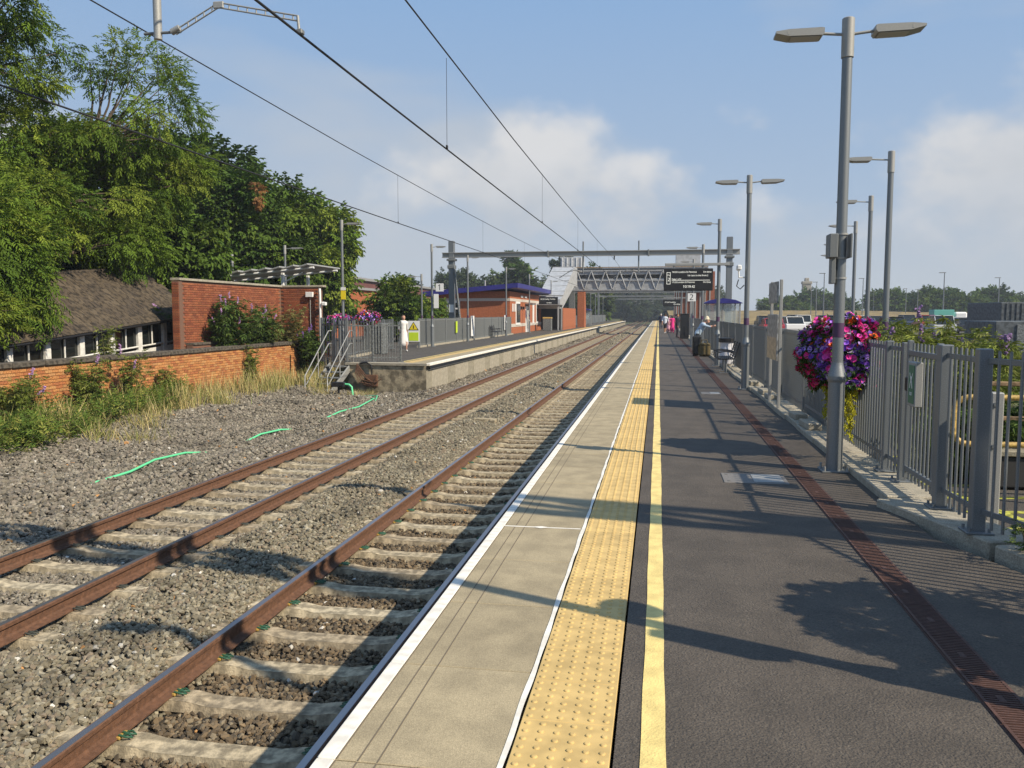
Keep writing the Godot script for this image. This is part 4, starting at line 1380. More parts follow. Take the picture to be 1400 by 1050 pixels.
func overhead_line() -> void:
	# near portal: its lattice boom is above the frame, its drop tube hangs into it
	var g := thing("lattice_gantry", "lattice boom gantry with pale drop tube holding a ladder registration arm", "gantry")
	var a := V(12.6, 5.75, -3.3)
	var b := V(-9.6, 5.75, -7.2)
	var d := (b - a).normalized()
	truss_girder(g, a, b, 1.95, 15, 0.12, M.galv, "boom_lattice")
	for e in [a, b]:
		part(g, "mast", cb(V(0.3, 9.0, 0.3), 0.02), M.galv, V(e.x, 3.4, e.z))
	part(g, "drop_tube", tb([V(-3.98, 6.9, -6.3), V(-3.98, 3.95, -6.3)], 0.033, 12), M.galv_pale)
	part(g, "pivot", tb([V(-4.1, 4.0, -6.3), V(-3.78, 4.0, -6.3)], 0.012, 6), M.galv_dull)
	part(g, "pivot_clamp", tb([V(-3.86, 4.0, -6.3), V(-3.79, 4.03, -6.3)], 0.026, 8), M.galv_pale)
	var k0 := V(-3.82, 4.0, -6.3)
	var k1 := V(-3.45, 4.185, -6.3)
	var k2 := V(-2.79, 4.045, -6.3)
	for s in [-0.019, 0.019]:
		part(g, "arm_rail", tb([k0 + V(0, s, 0), k1 + V(0, s, 0), k2 + V(0, s, 0)], 0.007, 6), M.galv_pale)
	for k in 14:
		var t := (k + 0.5) / 14.0
		var p := k0.lerp(k1, t / 0.38) if t < 0.38 else k1.lerp(k2, (t - 0.38) / 0.62)
		part(g, "arm_rung", tb([p + V(0, -0.019, 0), p + V(0, 0.019, 0)], 0.006, 5), M.galv_pale)
	part(g, "arm_knee", cb(V(0.09, 0.055, 0.02), 0.006), M.galv_pale, k1)
	part(g, "wire_holder", tb([k2 + V(0, 0.02, 0), V(-2.78, 3.95, -6.3)], 0.012, 6), M.galv_pale)
	part(g, "wire_clamp", cb(V(0.05, 0.04, 0.06), 0.008), M.galv_dull, V(-2.77, 3.94, -6.3))
	# lines over the two tracks
	var spec := [["overhead line above the track by the asphalt platform", -2.75, [-10.8, -19.9, -28.8, -38, -47]], ["overhead line above the track by platform 1", -6.15, [-9.7, -19.4, -29.2, -38.5, -47.5]]]
	for s in spec:
		var o := thing("overhead_line", s[0], "overhead wire")
		var x: float = s[1]
		var P := []
		var Q := []
		for k in 38:
			var z := 8.0 - k * 8.0
			var u := absf(fposmod(z + 6.3, 46.0) / 46.0 * 2.0 - 1.0)
			P.append(V(x + 0.03 * sin(z * 0.14), 3.92, z))
			Q.append(V(x + 0.02 * sin(z * 0.14), 5.0 + 0.22 * u * u, z))
		part(o, "contact_wire", tb(P, 0.011, 6), M.wire)
		part(o, "catenary_wire", tb(Q, 0.0095, 6), M.wire)
		for z in s[2]:
			part(o, "dropper", tb([V(x, 3.92, z), V(x, 5.06, z)], 0.0035, 4), M.wire)
			part(o, "dropper_clip", cb(V(0.025, 0.05, 0.04), 0.006), M.wire, V(x, 3.93, z))
	portal("portal_gantry", "grey portal gantry spanning both tracks in front of the footbridge", -52.5, -13.1, 4.2, 5.5, true, "")
	for z in [-150.0, -185.0, -220.0]:
		portal("portal_gantry", "distant portal gantry beyond the footbridge", z, -13.0, 4.5, 5.6, false, "distant portal gantries")

# ---------------------------------------------------------------- signs, boards, seats
func departure_board(label: String, at: Vector3, w: float, h: float, rows: Array, big: bool) -> void:
	var t := thing("departure_board", label, "departure board", at)
	var c := part(t, "case", cb(V(w, h, 0.22), 0.015), M.black)
	part(t, "arm", cb(V(w + 0.5, 0.09, 0.09), 0.01), M.galv_pale, V(0.28, h / 2 + 0.14, 0))
	for x in [-w * 0.3, w * 0.3]:
		part(t, "hanger", cb(V(0.05, 0.12, 0.05), 0.005), M.galv_dull, V(x, h / 2 + 0.05, 0))
	for r in rows:
		var tm := words(r[0], r[3], 0.003)
		tm.horizontal_alignment = HORIZONTAL_ALIGNMENT_LEFT
		part(c, "display_words", tm, M.led_text, V(r[1] * w, r[2] * h, 0.1125))
	if big:
		var fr := MB.new()
		for q in [[-0.44, 0.0, 0.012, 0.52], [-0.37, 0.0, 0.012, 0.52]]:
			fr.box(V(q[0] * w, 0.06 * h, 0.112), V(q[2], q[3] * h, 0.004))
		for y in [0.32, -0.2]:
			fr.box(V(-0.405 * w, y * h, 0.112), V(0.075 * w, 0.012, 0.004))
		fr.box(V(0.05 * w, -0.03 * h, 0.112), V(0.78 * w, 0.012, 0.004))
		part(c, "display_frame", fr.mesh(), M.led_text)

func bench(label: String, at: Vector3, turn: float) -> void:
	var t := thing("metal_bench", label, "bench", at, "", turn)
	# sits along z, faces -x
	for k in 8:
		part(t, "seat_slat", cb(V(0.035, 0.02, 1.6), 0.004), M.black, V(-0.24 + k * 0.06, 0.44 + 0.004 * absf(k - 3), 0))
	for k in 7:
		part(t, "back_slat", cb(V(0.02, 0.035, 1.6), 0.004), M.black, V(0.24 + k * 0.018, 0.5 + k * 0.058, 0))
	for z in [-0.78, 0.0, 0.78]:
		part(t, "armrest", tb([V(0.26, 0.62, z), V(-0.05, 0.66, z), V(-0.26, 0.62, z), V(-0.27, 0.46, z)], 0.018, 6), M.black)
		part(t, "frame", tb([V(-0.26, 0.43, z), V(0.22, 0.43, z), V(0.37, 0.92, z)], 0.02, 6), M.black)
	for z in [-0.5, 0.5]:
		part(t, "leg", tb([V(0, 0.42, z), V(0, 0.015, z)], 0.035, 8), M.galv)
		part(t, "foot", cb(V(0.36, 0.02, 0.12), 0.004), M.galv, V(0, 0.01, z))

func furniture() -> void:
	departure_board("black departure board for platform 2 hung from a lamp post arm", V(0.98, 2.91, -29.0), 1.62, 0.74,
		[["10:20 London St Pancras", -0.34, 0.34, 0.056], ["On time", 0.3, 0.34, 0.056], ["1st class in the front 2", -0.02, 0.18, 0.052], ["Page 1 of 2", -0.34, 0.02, 0.048], ["11:20 London St Pancras", -0.34, -0.12, 0.052], ["On time", 0.3, -0.12, 0.052], ["10:19:42", -0.11, -0.32, 0.08], ["Plat", -0.43, 0.2, 0.045], ["2", -0.42, 0.0, 0.11]], true)
	departure_board("smaller far departure board beyond the waiting passengers", V(1.2, 2.75, -78.0), 1.6, 0.62, [["11:20 London", -0.4, 0.1, 0.12], ["On time", 0.1, -0.2, 0.12]], false)
	departure_board("departure board of platform 1 beside the station building", V(-10.3, 3.0, -79.0), 1.8, 0.7, [["10:35 Corby", -0.42, 0.2, 0.12], ["On time", 0.1, 0.2, 0.1], ["10:19:42", -0.1, -0.3, 0.1]], false)
	# two post station sign, parallel to the track
	var s := thing("station_sign", "two post station sign seen from its side with bronze lower panel", "sign")
	for z in [-16.5, -15.3]:
		part(s, "post", cb(V(0.05, 2.36, 0.06), 0.006), M.galv_pale, V(2.12, 1.18, z))
	part(s, "upper_panel", cb(V(0.03, 0.38, 1.12), 0.004), M.sign_grey, V(2.07, 2.14, -15.9))
	var lp := part(s, "lower_panel", cb(V(0.03, 0.82, 1.3), 0.004), M.sign_grey, V(2.07, 1.34, -15.9))
	part(lp, "bronze_print", bx(V(0.003, 0.4, 1.26), V(-0.0165, -0.2, 0)), M.sign_back)
	# platform number signs
	for a in [[V(1.72, 2.62, -45.0), "2", "white square sign with number 2 on a grey post"], [V(-11.45, 3.15, -43.2), "1", "white square sign with number 1 on platform 1 lamp post"]]:
		var t := thing("platform_sign", a[2], "sign", a[0])
		part(t, "panel", cb(V(0.42, 0.42, 0.03), 0.005), M.sign_white)
		part(t, "numeral", words(a[1], 0.3, 0.004), M.black, V(0, 0, 0.017))
		if a[1] == "2":
			part(t, "post", cb(V(0.09, 2.4, 0.06), 0.006), M.galv_pale, V(0, -1.42, -0.03))
		else:
			part(t, "bracket", cb(V(0.3, 0.05, 0.03), 0.005), M.galv, V(-0.3, 0.1, -0.03))
			part(t, "lower_panel", cb(V(0.26, 0.75, 0.03), 0.005), M.sign_white, V(-0.2, -0.72, 0))
	# bench and waste sack on platform 2
	bench("dark slatted metal bench by the fence of the asphalt platform", V(2.0, 0, -26.0), 0.0)
	bench("dark metal seat against the grey fence on platform 1", V(-11.85, 0, -61.0), PI)
	var b := thing("waste_sack", "clear waste sack hanging from black rimmed holder beside bench", "waste bin", V(2.2, 0, -27.8))
	var q := MB.new()
	q.lathe([Vector2(0.12, 0.1), Vector2(0.2, 0.16), Vector2(0.24, 0.4), Vector2(0.21, 0.7), Vector2(0.22, 0.86)], Vector3.ZERO, 14)
	part(b, "sack", q.mesh(), M.bag_plastic)
	var rm := MB.new()
	rm.lathe([Vector2(0.23, 0.84), Vector2(0.26, 0.85), Vector2(0.26, 0.97), Vector2(0.2, 0.99), Vector2(0.0, 0.99)], Vector3.ZERO, 16)
	part(b, "rim", rm.mesh(), M.black)
	part(b, "stand", tb([V(0.26, 0, 0), V(0.26, 0.9, 0)], 0.025, 6), M.galv)
	# shelter with blue roof behind the fence
	for a in [[V(3.3, 0, -46.0), 1.0, "blue roofed glass shelter behind the railing fence"], [V(-11.0, 0, -128.0), 1.3, "distant blue roofed shelter on platform 1"]]:
		var t := thing("shelter", a[2], "shelter", a[0])
		var r := MB.new()
		r.sweep([Vector2(-1.0, 2.3), Vector2(-0.6, 2.48), Vector2(0, 2.56), Vector2(0.6, 2.48), Vector2(1.0, 2.3)], -1.6, 1.6)
		part(t, "roof", r.mesh(), M.blue)
		for x in [-0.85, 0.0, 0.85]:
			for z in [-1.4, 1.4]:
				part(t, "post", cb(V(0.08, 2.3, 0.08), 0.008), M.galv_pale, V(x, 1.15, z))
		for x in [-0.43, 0.43]:
			part(t, "pane", bx(V(0.74, 1.3, 0.012), V(x, 1.6, 1.4)), M.glass_pane)
			part(t, "pane", bx(V(0.74, 1.3, 0.012), V(x, 1.6, -1.4)), M.glass_pane)
		part(t, "rail", cb(V(1.7, 0.08, 0.06), 0.008), M.galv_pale, V(0, 0.9, 1.4))
	# a dark cabinet and row of stands beyond
	var c := thing("cabinet", "tall black cabinet by the fence beyond the dark suited person", "cabinet", V(1.85, 0, -60.5))
	part(c, "body", cb(V(0.6, 1.72, 0.5), 0.02), M.black, V(0, 0.86, 0))
	part(c, "lid", cb(V(0.64, 0.06, 0.54), 0.015), M.rubber, V(0, 1.75, 0))
	var gb := thing("grit_bin", "grey bin with yellow lid by the station building", "bin", V(-11.3, 0, -86.0))
	part(gb, "body", cb(V(0.9, 1.25, 0.7), 0.03), M.steel_grey, V(0, 0.63, 0))
	part(gb, "lid", cb(V(0.94, 0.16, 0.74), 0.03), M.pipe_yellow, V(0, 1.33, 0))
	# notices on platform 1 fence
	var wsg := thing("warning_sign", "white sign with yellow warning triangle on platform 1 fence", "sign", V(-12.1, 0.88, -40.5))
	part(wsg, "panel", cb(V(0.62, 1.05, 0.02), 0.004), M.sign_white)
	var tri := MB.new()
	tri.sweep([Vector2(-0.27, 0.06), Vector2(0.27, 0.06), Vector2(0, 0.48)], 0.011, 0.018)
	part(wsg, "triangle", tri.mesh(), M.black)
	var tri2 := MB.new()
	tri2.sweep([Vector2(-0.21, 0.09), Vector2(0.21, 0.09), Vector2(0, 0.43)], 0.019, 0.023)
	var ty := part(wsg, "triangle_face", tri2.mesh(), M.sign_yellow)
	part(ty, "symbol", bx(V(0.05, 0.16, 0.004), V(0, 0.22, 0.026)), M.black)
	part(wsg, "lime_panel", bx(V(0.5, 0.42, 0.008), V(0, -0.26, 0.014)), M.sign_lime)
	part(wsg, "post", cb(V(0.06, 1.5, 0.05), 0.005), M.galv, V(0.26, -0.1, -0.04))
	for a in [["notice_board", "white map notice beside the seat on platform 1", V(-12.2, 0.95, -54.5), V(0.04, 1.35, 0.95)], ["notice_board", "small white notice at the end of platform 1 mesh fence", V(-12.2, 1.05, -66.6), V(0.04, 1.2, 0.7)]]:
		var t := thing(a[0], a[1], "notice", a[2])
		part(t, "panel", cb(a[3], 0.006), M.sign_white)
		part(t, "print", bx(V(0.004, a[3].y * 0.5, a[3].z * 0.35), V(0.022, 0.1, 0.05)), M.galv_pale)
	one("yellow_notice", "narrow yellow notice on platform 1 mesh fence", "notice", cb(V(0.05, 0.7, 0.3), 0.006), M.sign_lime, V(-12.2, 0.95, -50.0))
	var cab := thing("equipment_cabinet", "grey corrugated cabinet behind the end railing of platform 1", "cabinet", V(-12.25, 0, -35.2))
	part(cab, "body", cb(V(0.9, 1.35, 0.7), 0.02), M.steel_grey, V(0, 0.68, 0))
	for k in 7:
		part(cab, "rib", cb(V(0.04, 1.25, 0.03), 0.006), M.steel_grey, V(-0.39 + k * 0.13, 0.68, 0.36))
	# small marker plates on the wall between the tracks
	for a in [[-4.3, -20.6], [-4.4, -36.0], [-4.4, -52.0]]:
		var t := thing("track_marker", "short concrete cable marker lying between the two tracks", "marker", V(a[0], -1.0, a[1]), "concrete cable markers between the tracks")
		part(t, "block", cb(V(0.55, 0.09, 0.16), 0.01), M.sleeper_a, V(0, 0.07, 0))
		part(t, "end_block", cb(V(0.14, 0.12, 0.3), 0.01), M.sleeper_a, V(0.24, 0.05, 0.12))

# ---------------------------------------------------------------- plants
# a sprig: stem along +z, leaflets in pairs, slightly folded and drooping
func sprig(n: int, L: float, ll: float, lw: float, droop: float, sd: int) -> ArrayMesh:
	var r := RandomNumberGenerator.new()
	r.seed = sd
	var q := MB.new()
	for k in n:
		var t := (k / 2 + 0.6) / (n / 2 + 0.6)
		var side := -1.0 if k % 2 else 1.0
		var a := V(0, -droop * t * t * L, t * L)
		var ang := r.randf_range(0.5, 1.1) * side
		if k == n - 1:
			ang = 0.0
		var d := V(sin(ang), r.randf_range(-0.75, 0.15) - droop * 0.6, cos(ang)).normalized()
		var w := d.cross(Vector3.UP).normalized()
		var l := ll * r.randf_range(0.75, 1.15)
		var up := w.cross(d).normalized() * 0.22 * lw
		var m := a + d * l * 0.5
		var tip := a + d * l - Vector3.UP * l * 0.12
		var e1 := m + w * lw * 0.5 + up
		var e2 := m - w * lw * 0.5 + up
		q.face([a, e1, tip], Vector3.UP)
		q.face([a, tip, e2], Vector3.UP)
	return q.mesh()

func shade(c: Color, f: float) -> Color:
	return Color(c.r * f, c.g * f, c.b * f)

# ells: [centre, radii, clumps]; centre relative to base
func tree(called: String, label: String, base: Vector3, trunk_r: float, fork: float, ells: Array, per: int, clump_r: float, leaf: ArrayMesh, lscale: float, cols: Array, sd: int, group := "", limbs := true) -> Node3D:
	var r := RandomNumberGenerator.new()
	r.seed = sd
	var t := thing(called, label, "tree", base, group)
	var wood := MB.new()
	var tops := V(r.randf_range(-0.2, 0.2), fork, r.randf_range(-0.2, 0.2))
	wood.tube([V(0, -0.3, 0), V(0.05, fork * 0.4, 0.03), tops], [trunk_r * 1.3, trunk_r, trunk_r * 0.75], 9)
	var xs := []
	var cs := []
	for e in ells:
		var ec: Vector3 = e[0]
		var er: Vector3 = e[1]
		var hub := tops.lerp(ec, 0.72)
		wood.tube([tops - V(0, fork * 0.15, 0), tops.lerp(hub, 0.5) + V(r.randf_range(-0.3, 0.3), 0.15, r.randf_range(-0.3, 0.3)), hub], [trunk_r * 0.6, trunk_r * 0.42, trunk_r * 0.26], 6)
		for k in int(e[2]):
			var u := V(r.randfn(), r.randfn(), r.randfn()).normalized()
			var rad := pow(r.randf(), 0.45)
			var c: Vector3 = ec + u * er * rad
			var out := (u * er).normalized()
			if limbs:
				var mid := hub.lerp(c, 0.55) + V(r.randf_range(-0.2, 0.2), r.randf_range(0, 0.25), r.randf_range(-0.2, 0.2)) * clump_r
				wood.tube([hub, mid, c + out * clump_r * 0.5], [trunk_r * 0.16, trunk_r * 0.09, trunk_r * 0.03], 4, false)
			var tone: Color = cols[r.randi() % cols.size()]
			var f0 := r.randf_range(0.8, 1.2)
			for j in per:
				var w := V(r.randfn(), r.randfn() * 0.8, r.randfn())
				w = w.normalized() * pow(r.randf(), 0.4)
				var p := c + w * clump_r + out * clump_r * 0.2
				var dir := (w * 0.9 + out * 0.7 + V(r.randfn(), r.randfn(), r.randfn()) * 0.45)
				dir.y -= 0.25
				dir = dir.normalized()
				var side := Vector3.UP.cross(dir)
				if side.length() < 0.05:
					side = Vector3.RIGHT
				side = side.normalized()
				var b := Basis(side, dir.cross(side), dir).rotated(dir, r.randf_range(-0.6, 0.6)).scaled(Vector3.ONE * lscale * r.randf_range(0.7, 1.25))
				xs.append(Transform3D(b, p))
				cs.append(shade(tone, f0 * r.randf_range(0.75, 1.25)))
	part(t, "trunk", wood.mesh(), M.bark)
	many(t, "crown", leaf, M.leaf, xs, cs)
	return t

func trees() -> void:
	var ash_leaf := sprig(9, 0.26, 0.13, 0.045, 0.35, 1)
	var broad := sprig(7, 0.3, 0.2, 0.12, 0.2, 2)
	var mass := sprig(7, 0.6, 0.42, 0.26, 0.15, 3)
	var G := [Color(0.115, 0.185, 0.022), Color(0.15, 0.22, 0.028), Color(0.085, 0.145, 0.02), Color(0.20, 0.255, 0.036)]
	var D := [Color(0.06, 0.115, 0.018), Color(0.08, 0.135, 0.02), Color(0.05, 0.09, 0.017), Color(0.11, 0.165, 0.024)]
	var F := [Color(0.05, 0.075, 0.03), Color(0.06, 0.09, 0.032), Color(0.045, 0.065, 0.03), Color(0.075, 0.10, 0.035)]
	# big overhanging tree
	tree("ash_tree", "large feathery ash tree hanging over the tiled covered ramp", V(-21.3, -0.6, -21.5), 0.34, 3.4, [
		[V(-0.5, 8.2, -1.0), V(3.6, 3.4, 4.6), 95], [V(1.8, 6.6, -3.6), V(2.4, 2.2, 3.8), 70], [V(0.6, 5.6, 2.0), V(2.8, 2.4, 3.8), 66], [V(3.4, 9.4, -5.6), V(1.6, 2.2, 2.6), 34], [V(1.6, 10.8, 0.6), V(2.8, 2.4, 3.6), 56], [V(3.3, 7.3, -7.0), V(1.5, 1.3, 1.4), 24], [V(3.6, 4.7, -4.2), V(0.9, 0.7, 1.8), 14], [V(4.6, 4.0, 3.6), V(1.5, 1.9, 1.5), 44], [V(5.3, 2.1, 4.6), V(0.8, 0.9, 1.0), 20], [V(3.6, 5.4, 1.2), V(1.4, 1.0, 2.4), 26], [V(4.7, 3.5, 2.2), V(0.9, 1.5, 1.2), 40]],
		62, 0.6, ash_leaf, 1.05, G, 11)
	tree("ash_tree", "leafy tree close behind the overhanging ash above the ramp roof", V(-23.5, -0.5, -30.0), 0.3, 3.2, [[V(0, 6.2, 0), V(4.0, 3.6, 4.2), 120], [V(3.0, 4.0, -1.5), V(2.6, 2.6, 3.0), 70]], 55, 0.7, broad, 1.2, D + [G[0]], 12)
	tree("broadleaf_tree", "dense dark green tree behind the brick enclosure", V(-22.5, 0, -42.0), 0.34, 3.0, [[V(0, 6.3, 0), V(3.4, 3.6, 3.6), 120], [V(2.0, 4.0, 1.0), V(2.8, 2.8, 2.6), 70]], 52, 0.75, broad, 1.3, D, 13)
	tree("broadleaf_tree", "rounded green tree behind the white slatted shelter", V(-24.3, 0, -54.0), 0.34, 2.8, [[V(0.3, 6.4, 0), V(3.3, 3.5, 3.2), 120], [V(1.6, 3.6, 0.5), V(2.0, 2.8, 2.2), 56], [V(-2.6, 4.5, 1.0), V(2.6, 3.0, 2.4), 50]], 52, 0.8, broad, 1.5, G, 14)
	tree("broadleaf_tree", "tall dark tree between the ash and the shelter", V(-27.0, 0, -46.0), 0.36, 3.0, [[V(0, 7.4, 0), V(4.2, 4.2, 4.2), 130]], 50, 0.9, broad, 1.6, D, 15)
	# dead russet spray on the dark tree
	var russet := tree("dead_branch", "dead russet branch of leaves among the dark trees", V(-19.4, 7.0, -38.6), 0.04, 0.5, [[V(0, 0.6, 0), V(0.26, 0.6, 0.26), 5]], 30, 0.2, broad, 0.5, [Color(0.26, 0.125, 0.045), Color(0.32, 0.17, 0.07)], 16)
	russet.set_meta("category", "branch")
	tree("small_tree", "small bushy tree behind the fence of platform 1", V(-16.6, 0, -52.0), 0.12, 1.0, [[V(0, 2.3, 0), V(1.5, 1.6, 1.5), 46], [V(0.9, 1.2, 0.3), V(1.2, 1.0, 1.0), 22], [V(-0.8, 1.3, 0), V(1.0, 1.0, 1.0), 18]], 46, 0.5, broad, 0.95, D + G, 17)
	tree("small_tree", "low shrub like tree between small tree and station building", V(-17.3, 0, -61.0), 0.1, 0.8, [[V(0, 1.6, 0), V(1.3, 1.3, 1.2), 30]], 40, 0.5, broad, 1.0, G, 18)
	# horizon behind the station
	var far := [[-84, -190, 11, 9, 0], [-92, -215, 9, 10, 0], [-74, -220, 8.5, 9, 0], [-64, -205, 9.5, 8, 1], [-57, -215, 8, 9, 0], [-47, -190, 11, 8, 1], [-41, -175, 10, 7, 2], [-34, -180, 10.5, 7, 1], [-28, -170, 9.5, 7, 0], [-24.5, -150, 10.0, 5, 1], [-70, -175, 7.5, 9, 1], [-54, -170, 8.5, 8, 2], [-20, -185, 13.5, 7, 2], [-15.5, -200, 12, 6, 0], [-28, -235, 12, 9, 0], [-38, -215, 11, 8, 0]]
	for i in far.size():
		var a: Array = far[i]
		var w: float = a[3] * 0.55
		var hh: float = a[2]
		tree("far_tree", "%s %s tree on the skyline behind the station" % ["low" if hh < 9.0 else ("tall" if hh > 10.4 else "rounded"), ["bright green", "dark green", "grey green"][a[4]]], V(a[0], 0, a[1]), 0.3, hh * 0.25, [[V(0, hh * 0.58, 0), V(w, hh * 0.42, w), 46], [V(w * 0.5, hh * 0.4, 0.3), V(w * 0.7, hh * 0.32, w * 0.7), 22]], 34, 1.25, mass, 1.5, [G, D, F][a[4]] + F, 100 + i, "trees on the skyline behind the station", false)
	tree("conifer_tree", "pointed dark conifer on the skyline behind the station roof", V(-33.0, 0, -190.0), 0.3, 3.0, [[V(0, 5, 0), V(3.0, 3.6, 3.0), 34], [V(0, 9, 0), V(2.0, 3.4, 2.0), 26], [V(0, 13.4, 0), V(1.0, 3.0, 1.0), 14]], 36, 1.1, mass, 1.3, D, 140, "", false)
	# beyond the end of the line
	for i in 16:
		var x := -34.0 + i * 3.6
		var hh := 8.0 + 3.5 * absf(sin(i * 1.9))
		tree("far_tree", ("high crowned" if hh > 10.0 else "low") + " hazy tree where the railway disappears into the distance", V(x, 0, -300.0 - 40.0 * absf(sin(i * 2.7))), 0.3, 2.0, [[V(0, hh * 0.55, 0), V(4.4, hh * 0.45, 4), 40], [V(2, hh * 0.35, 0), V(3, hh * 0.3, 3), 16]], 30, 1.7, mass, 2.0, F, 160 + i, "hazy trees at the end of the line", false)
	# behind the car park
	for i in 24:
		var x := 36.0 + i * 8.6 + 2.5 * sin(i * 2.3)
		var z := -262.0 - 14.0 * sin(i * 1.1) + i * 3.2
		var hh := 5.2 + 2.6 * absf(sin(i * 1.37)) - (1.0 if i > 14 else 0.0)
		tree("hedgerow_tree", "%s dark tree in the hedgerow beyond the dry field" % ("taller" if hh > 6.4 else ("low" if hh < 5.6 else "middling")), V(x, 1.2, z), 0.3, 2.0, [[V(0, hh * 0.5, 0), V(5.6, hh * 0.42, 5), 56], [V(4, hh * 0.32, 0), V(4.6, hh * 0.3, 4), 30]], 32, 1.3, mass, 1.7, D, 200 + i, "hedgerow trees beyond the dry field", false)

func grass_blade(h: float, w: float, lean: float) -> ArrayMesh:
	var q := MB.new()
	var P := [V(0, 0, 0), V(0, h * 0.5, lean * 0.3), V(0, h, lean)]
	q.face([P[0] + V(-w, 0, 0), P[0] + V(w, 0, 0), P[1] + V(w * 0.7, 0, 0), P[1] - V(w * 0.7, 0, 0)], Vector3.BACK)
	q.face([P[1] - V(w * 0.7, 0, 0), P[1] + V(w * 0.7, 0, 0), P[2]], Vector3.BACK)
	return q.mesh()

func grasses() -> void:
	var blade := grass_blade(0.5, 0.006, 0.2)
	var r := RandomNumberGenerator.new()
	r.seed = 61
	# dry grass in tufts along the wall and round the cable box
	var straw := [Color(0.46, 0.36, 0.15), Color(0.38, 0.32, 0.12), Color(0.52, 0.42, 0.2), Color(0.26, 0.27, 0.07), Color(0.2, 0.24, 0.055)]
	var xs := []
	var cs := []
	var tufts := []
	for k in 95:
		var z := r.randf_range(-29.5, -12.5)
		tufts.append([r.randf_range(-13.7, -12.3), z, r.randf_range(0.5, 1.6), 0.26])
	for a in [[-11.6, -17.2, 0.9], [-12.0, -18.3, 1.0], [-12.4, -20.5, 1.3], [-12.3, -22.0, 1.1], [-11.9, -21.4, 0.8], [-12.6, -24.0, 1.5], [-12.4, -25.2, 1.6], [-12.6, -26.3, 1.5], [-12.3, -28.5, 1.5], [-12.0, -27.4, 1.2], [-11.4, -26.5, 1.1], [-11.6, -29.0, 1.3], [-10.7, -15.4, 0.7], [-11.2, -15.0, 0.8], [-11.9, -15.8, 0.8], [-11.0, -25.8, 0.6], [-10.0, -26.2, 0.5], [-9.4, -26.8, 0.45], [-12.9, -30.5, 1.6], [-12.5, -31.0, 1.4]]:
		for j in 3:
			tufts.append([a[0] + r.randfn() * 0.12, a[1] + r.randfn() * 0.2, a[2], 0.2])
	for k in 40:
		tufts.append([r.randf_range(-12.9, -11.8), r.randf_range(-31, -26.8), r.randf_range(0.9, 1.5), 0.25])
	for t in tufts:
		var bias := r.randi() % 3
		for j in 42:
			var x: float = t[0] + r.randfn() * t[3]
			var z: float = t[1] + r.randfn() * t[3]
			if x < -13.85:
				continue
			var s: float = t[2] * r.randf_range(0.5, 1.3)
			var b := Basis.from_euler(V(r.randf_range(-0.3, 0.3), r.randf() * TAU, r.randf_range(-0.3, 0.3))).scaled(V(1.3, s, s))
			xs.append(Transform3D(b, V(x, bed_height(x, z) - 0.03, z)))
			cs.append(shade(straw[mini(4, (r.randi() % 4) + (1 if bias == 0 else 0))], r.randf_range(0.8, 1.2)))
	var g := many(self, "dry_grass", blade, M.grass, xs, cs)
	tag(g, "dry straw coloured grass tufts growing along the orange brick wall", "", "", "stuff")
	# green weeds low on the bank
	var leaf := sprig(7, 0.16, 0.09, 0.03, 0.1, 5)
	xs = []
	cs = []
	var W := [Color(0.13, 0.20, 0.035), Color(0.10, 0.16, 0.03), Color(0.18, 0.24, 0.045), Color(0.25, 0.26, 0.06)]
	for k in 90:
		var z := r.randf_range(-21.5, -12.0)
		var x := r.randf_range(-13.7, -11.4 - absf(z + 13) * 0.2)
		var hh := r.randf_range(0.25, 0.6)
		for j in 46:
			var p := V(x + r.randfn() * 0.2, 0, z + r.randfn() * 0.22)
			p.x = maxf(p.x, -13.8)
			p.y = bed_height(p.x, p.z) + r.randf() * hh
			xs.append(Transform3D(Basis.from_euler(V(r.randf_range(-1.2, 0.2), r.randf() * TAU, 0)).scaled(Vector3.ONE * r.randf_range(0.7, 1.3)), p))
			cs.append(shade(W[r.randi() % 4], r.randf_range(0.7, 1.25)))
	g = many(self, "green_weeds", leaf, M.leaf, xs, cs)
	tag(g, "low green weeds spreading at the foot of the orange brick wall", "", "", "stuff")

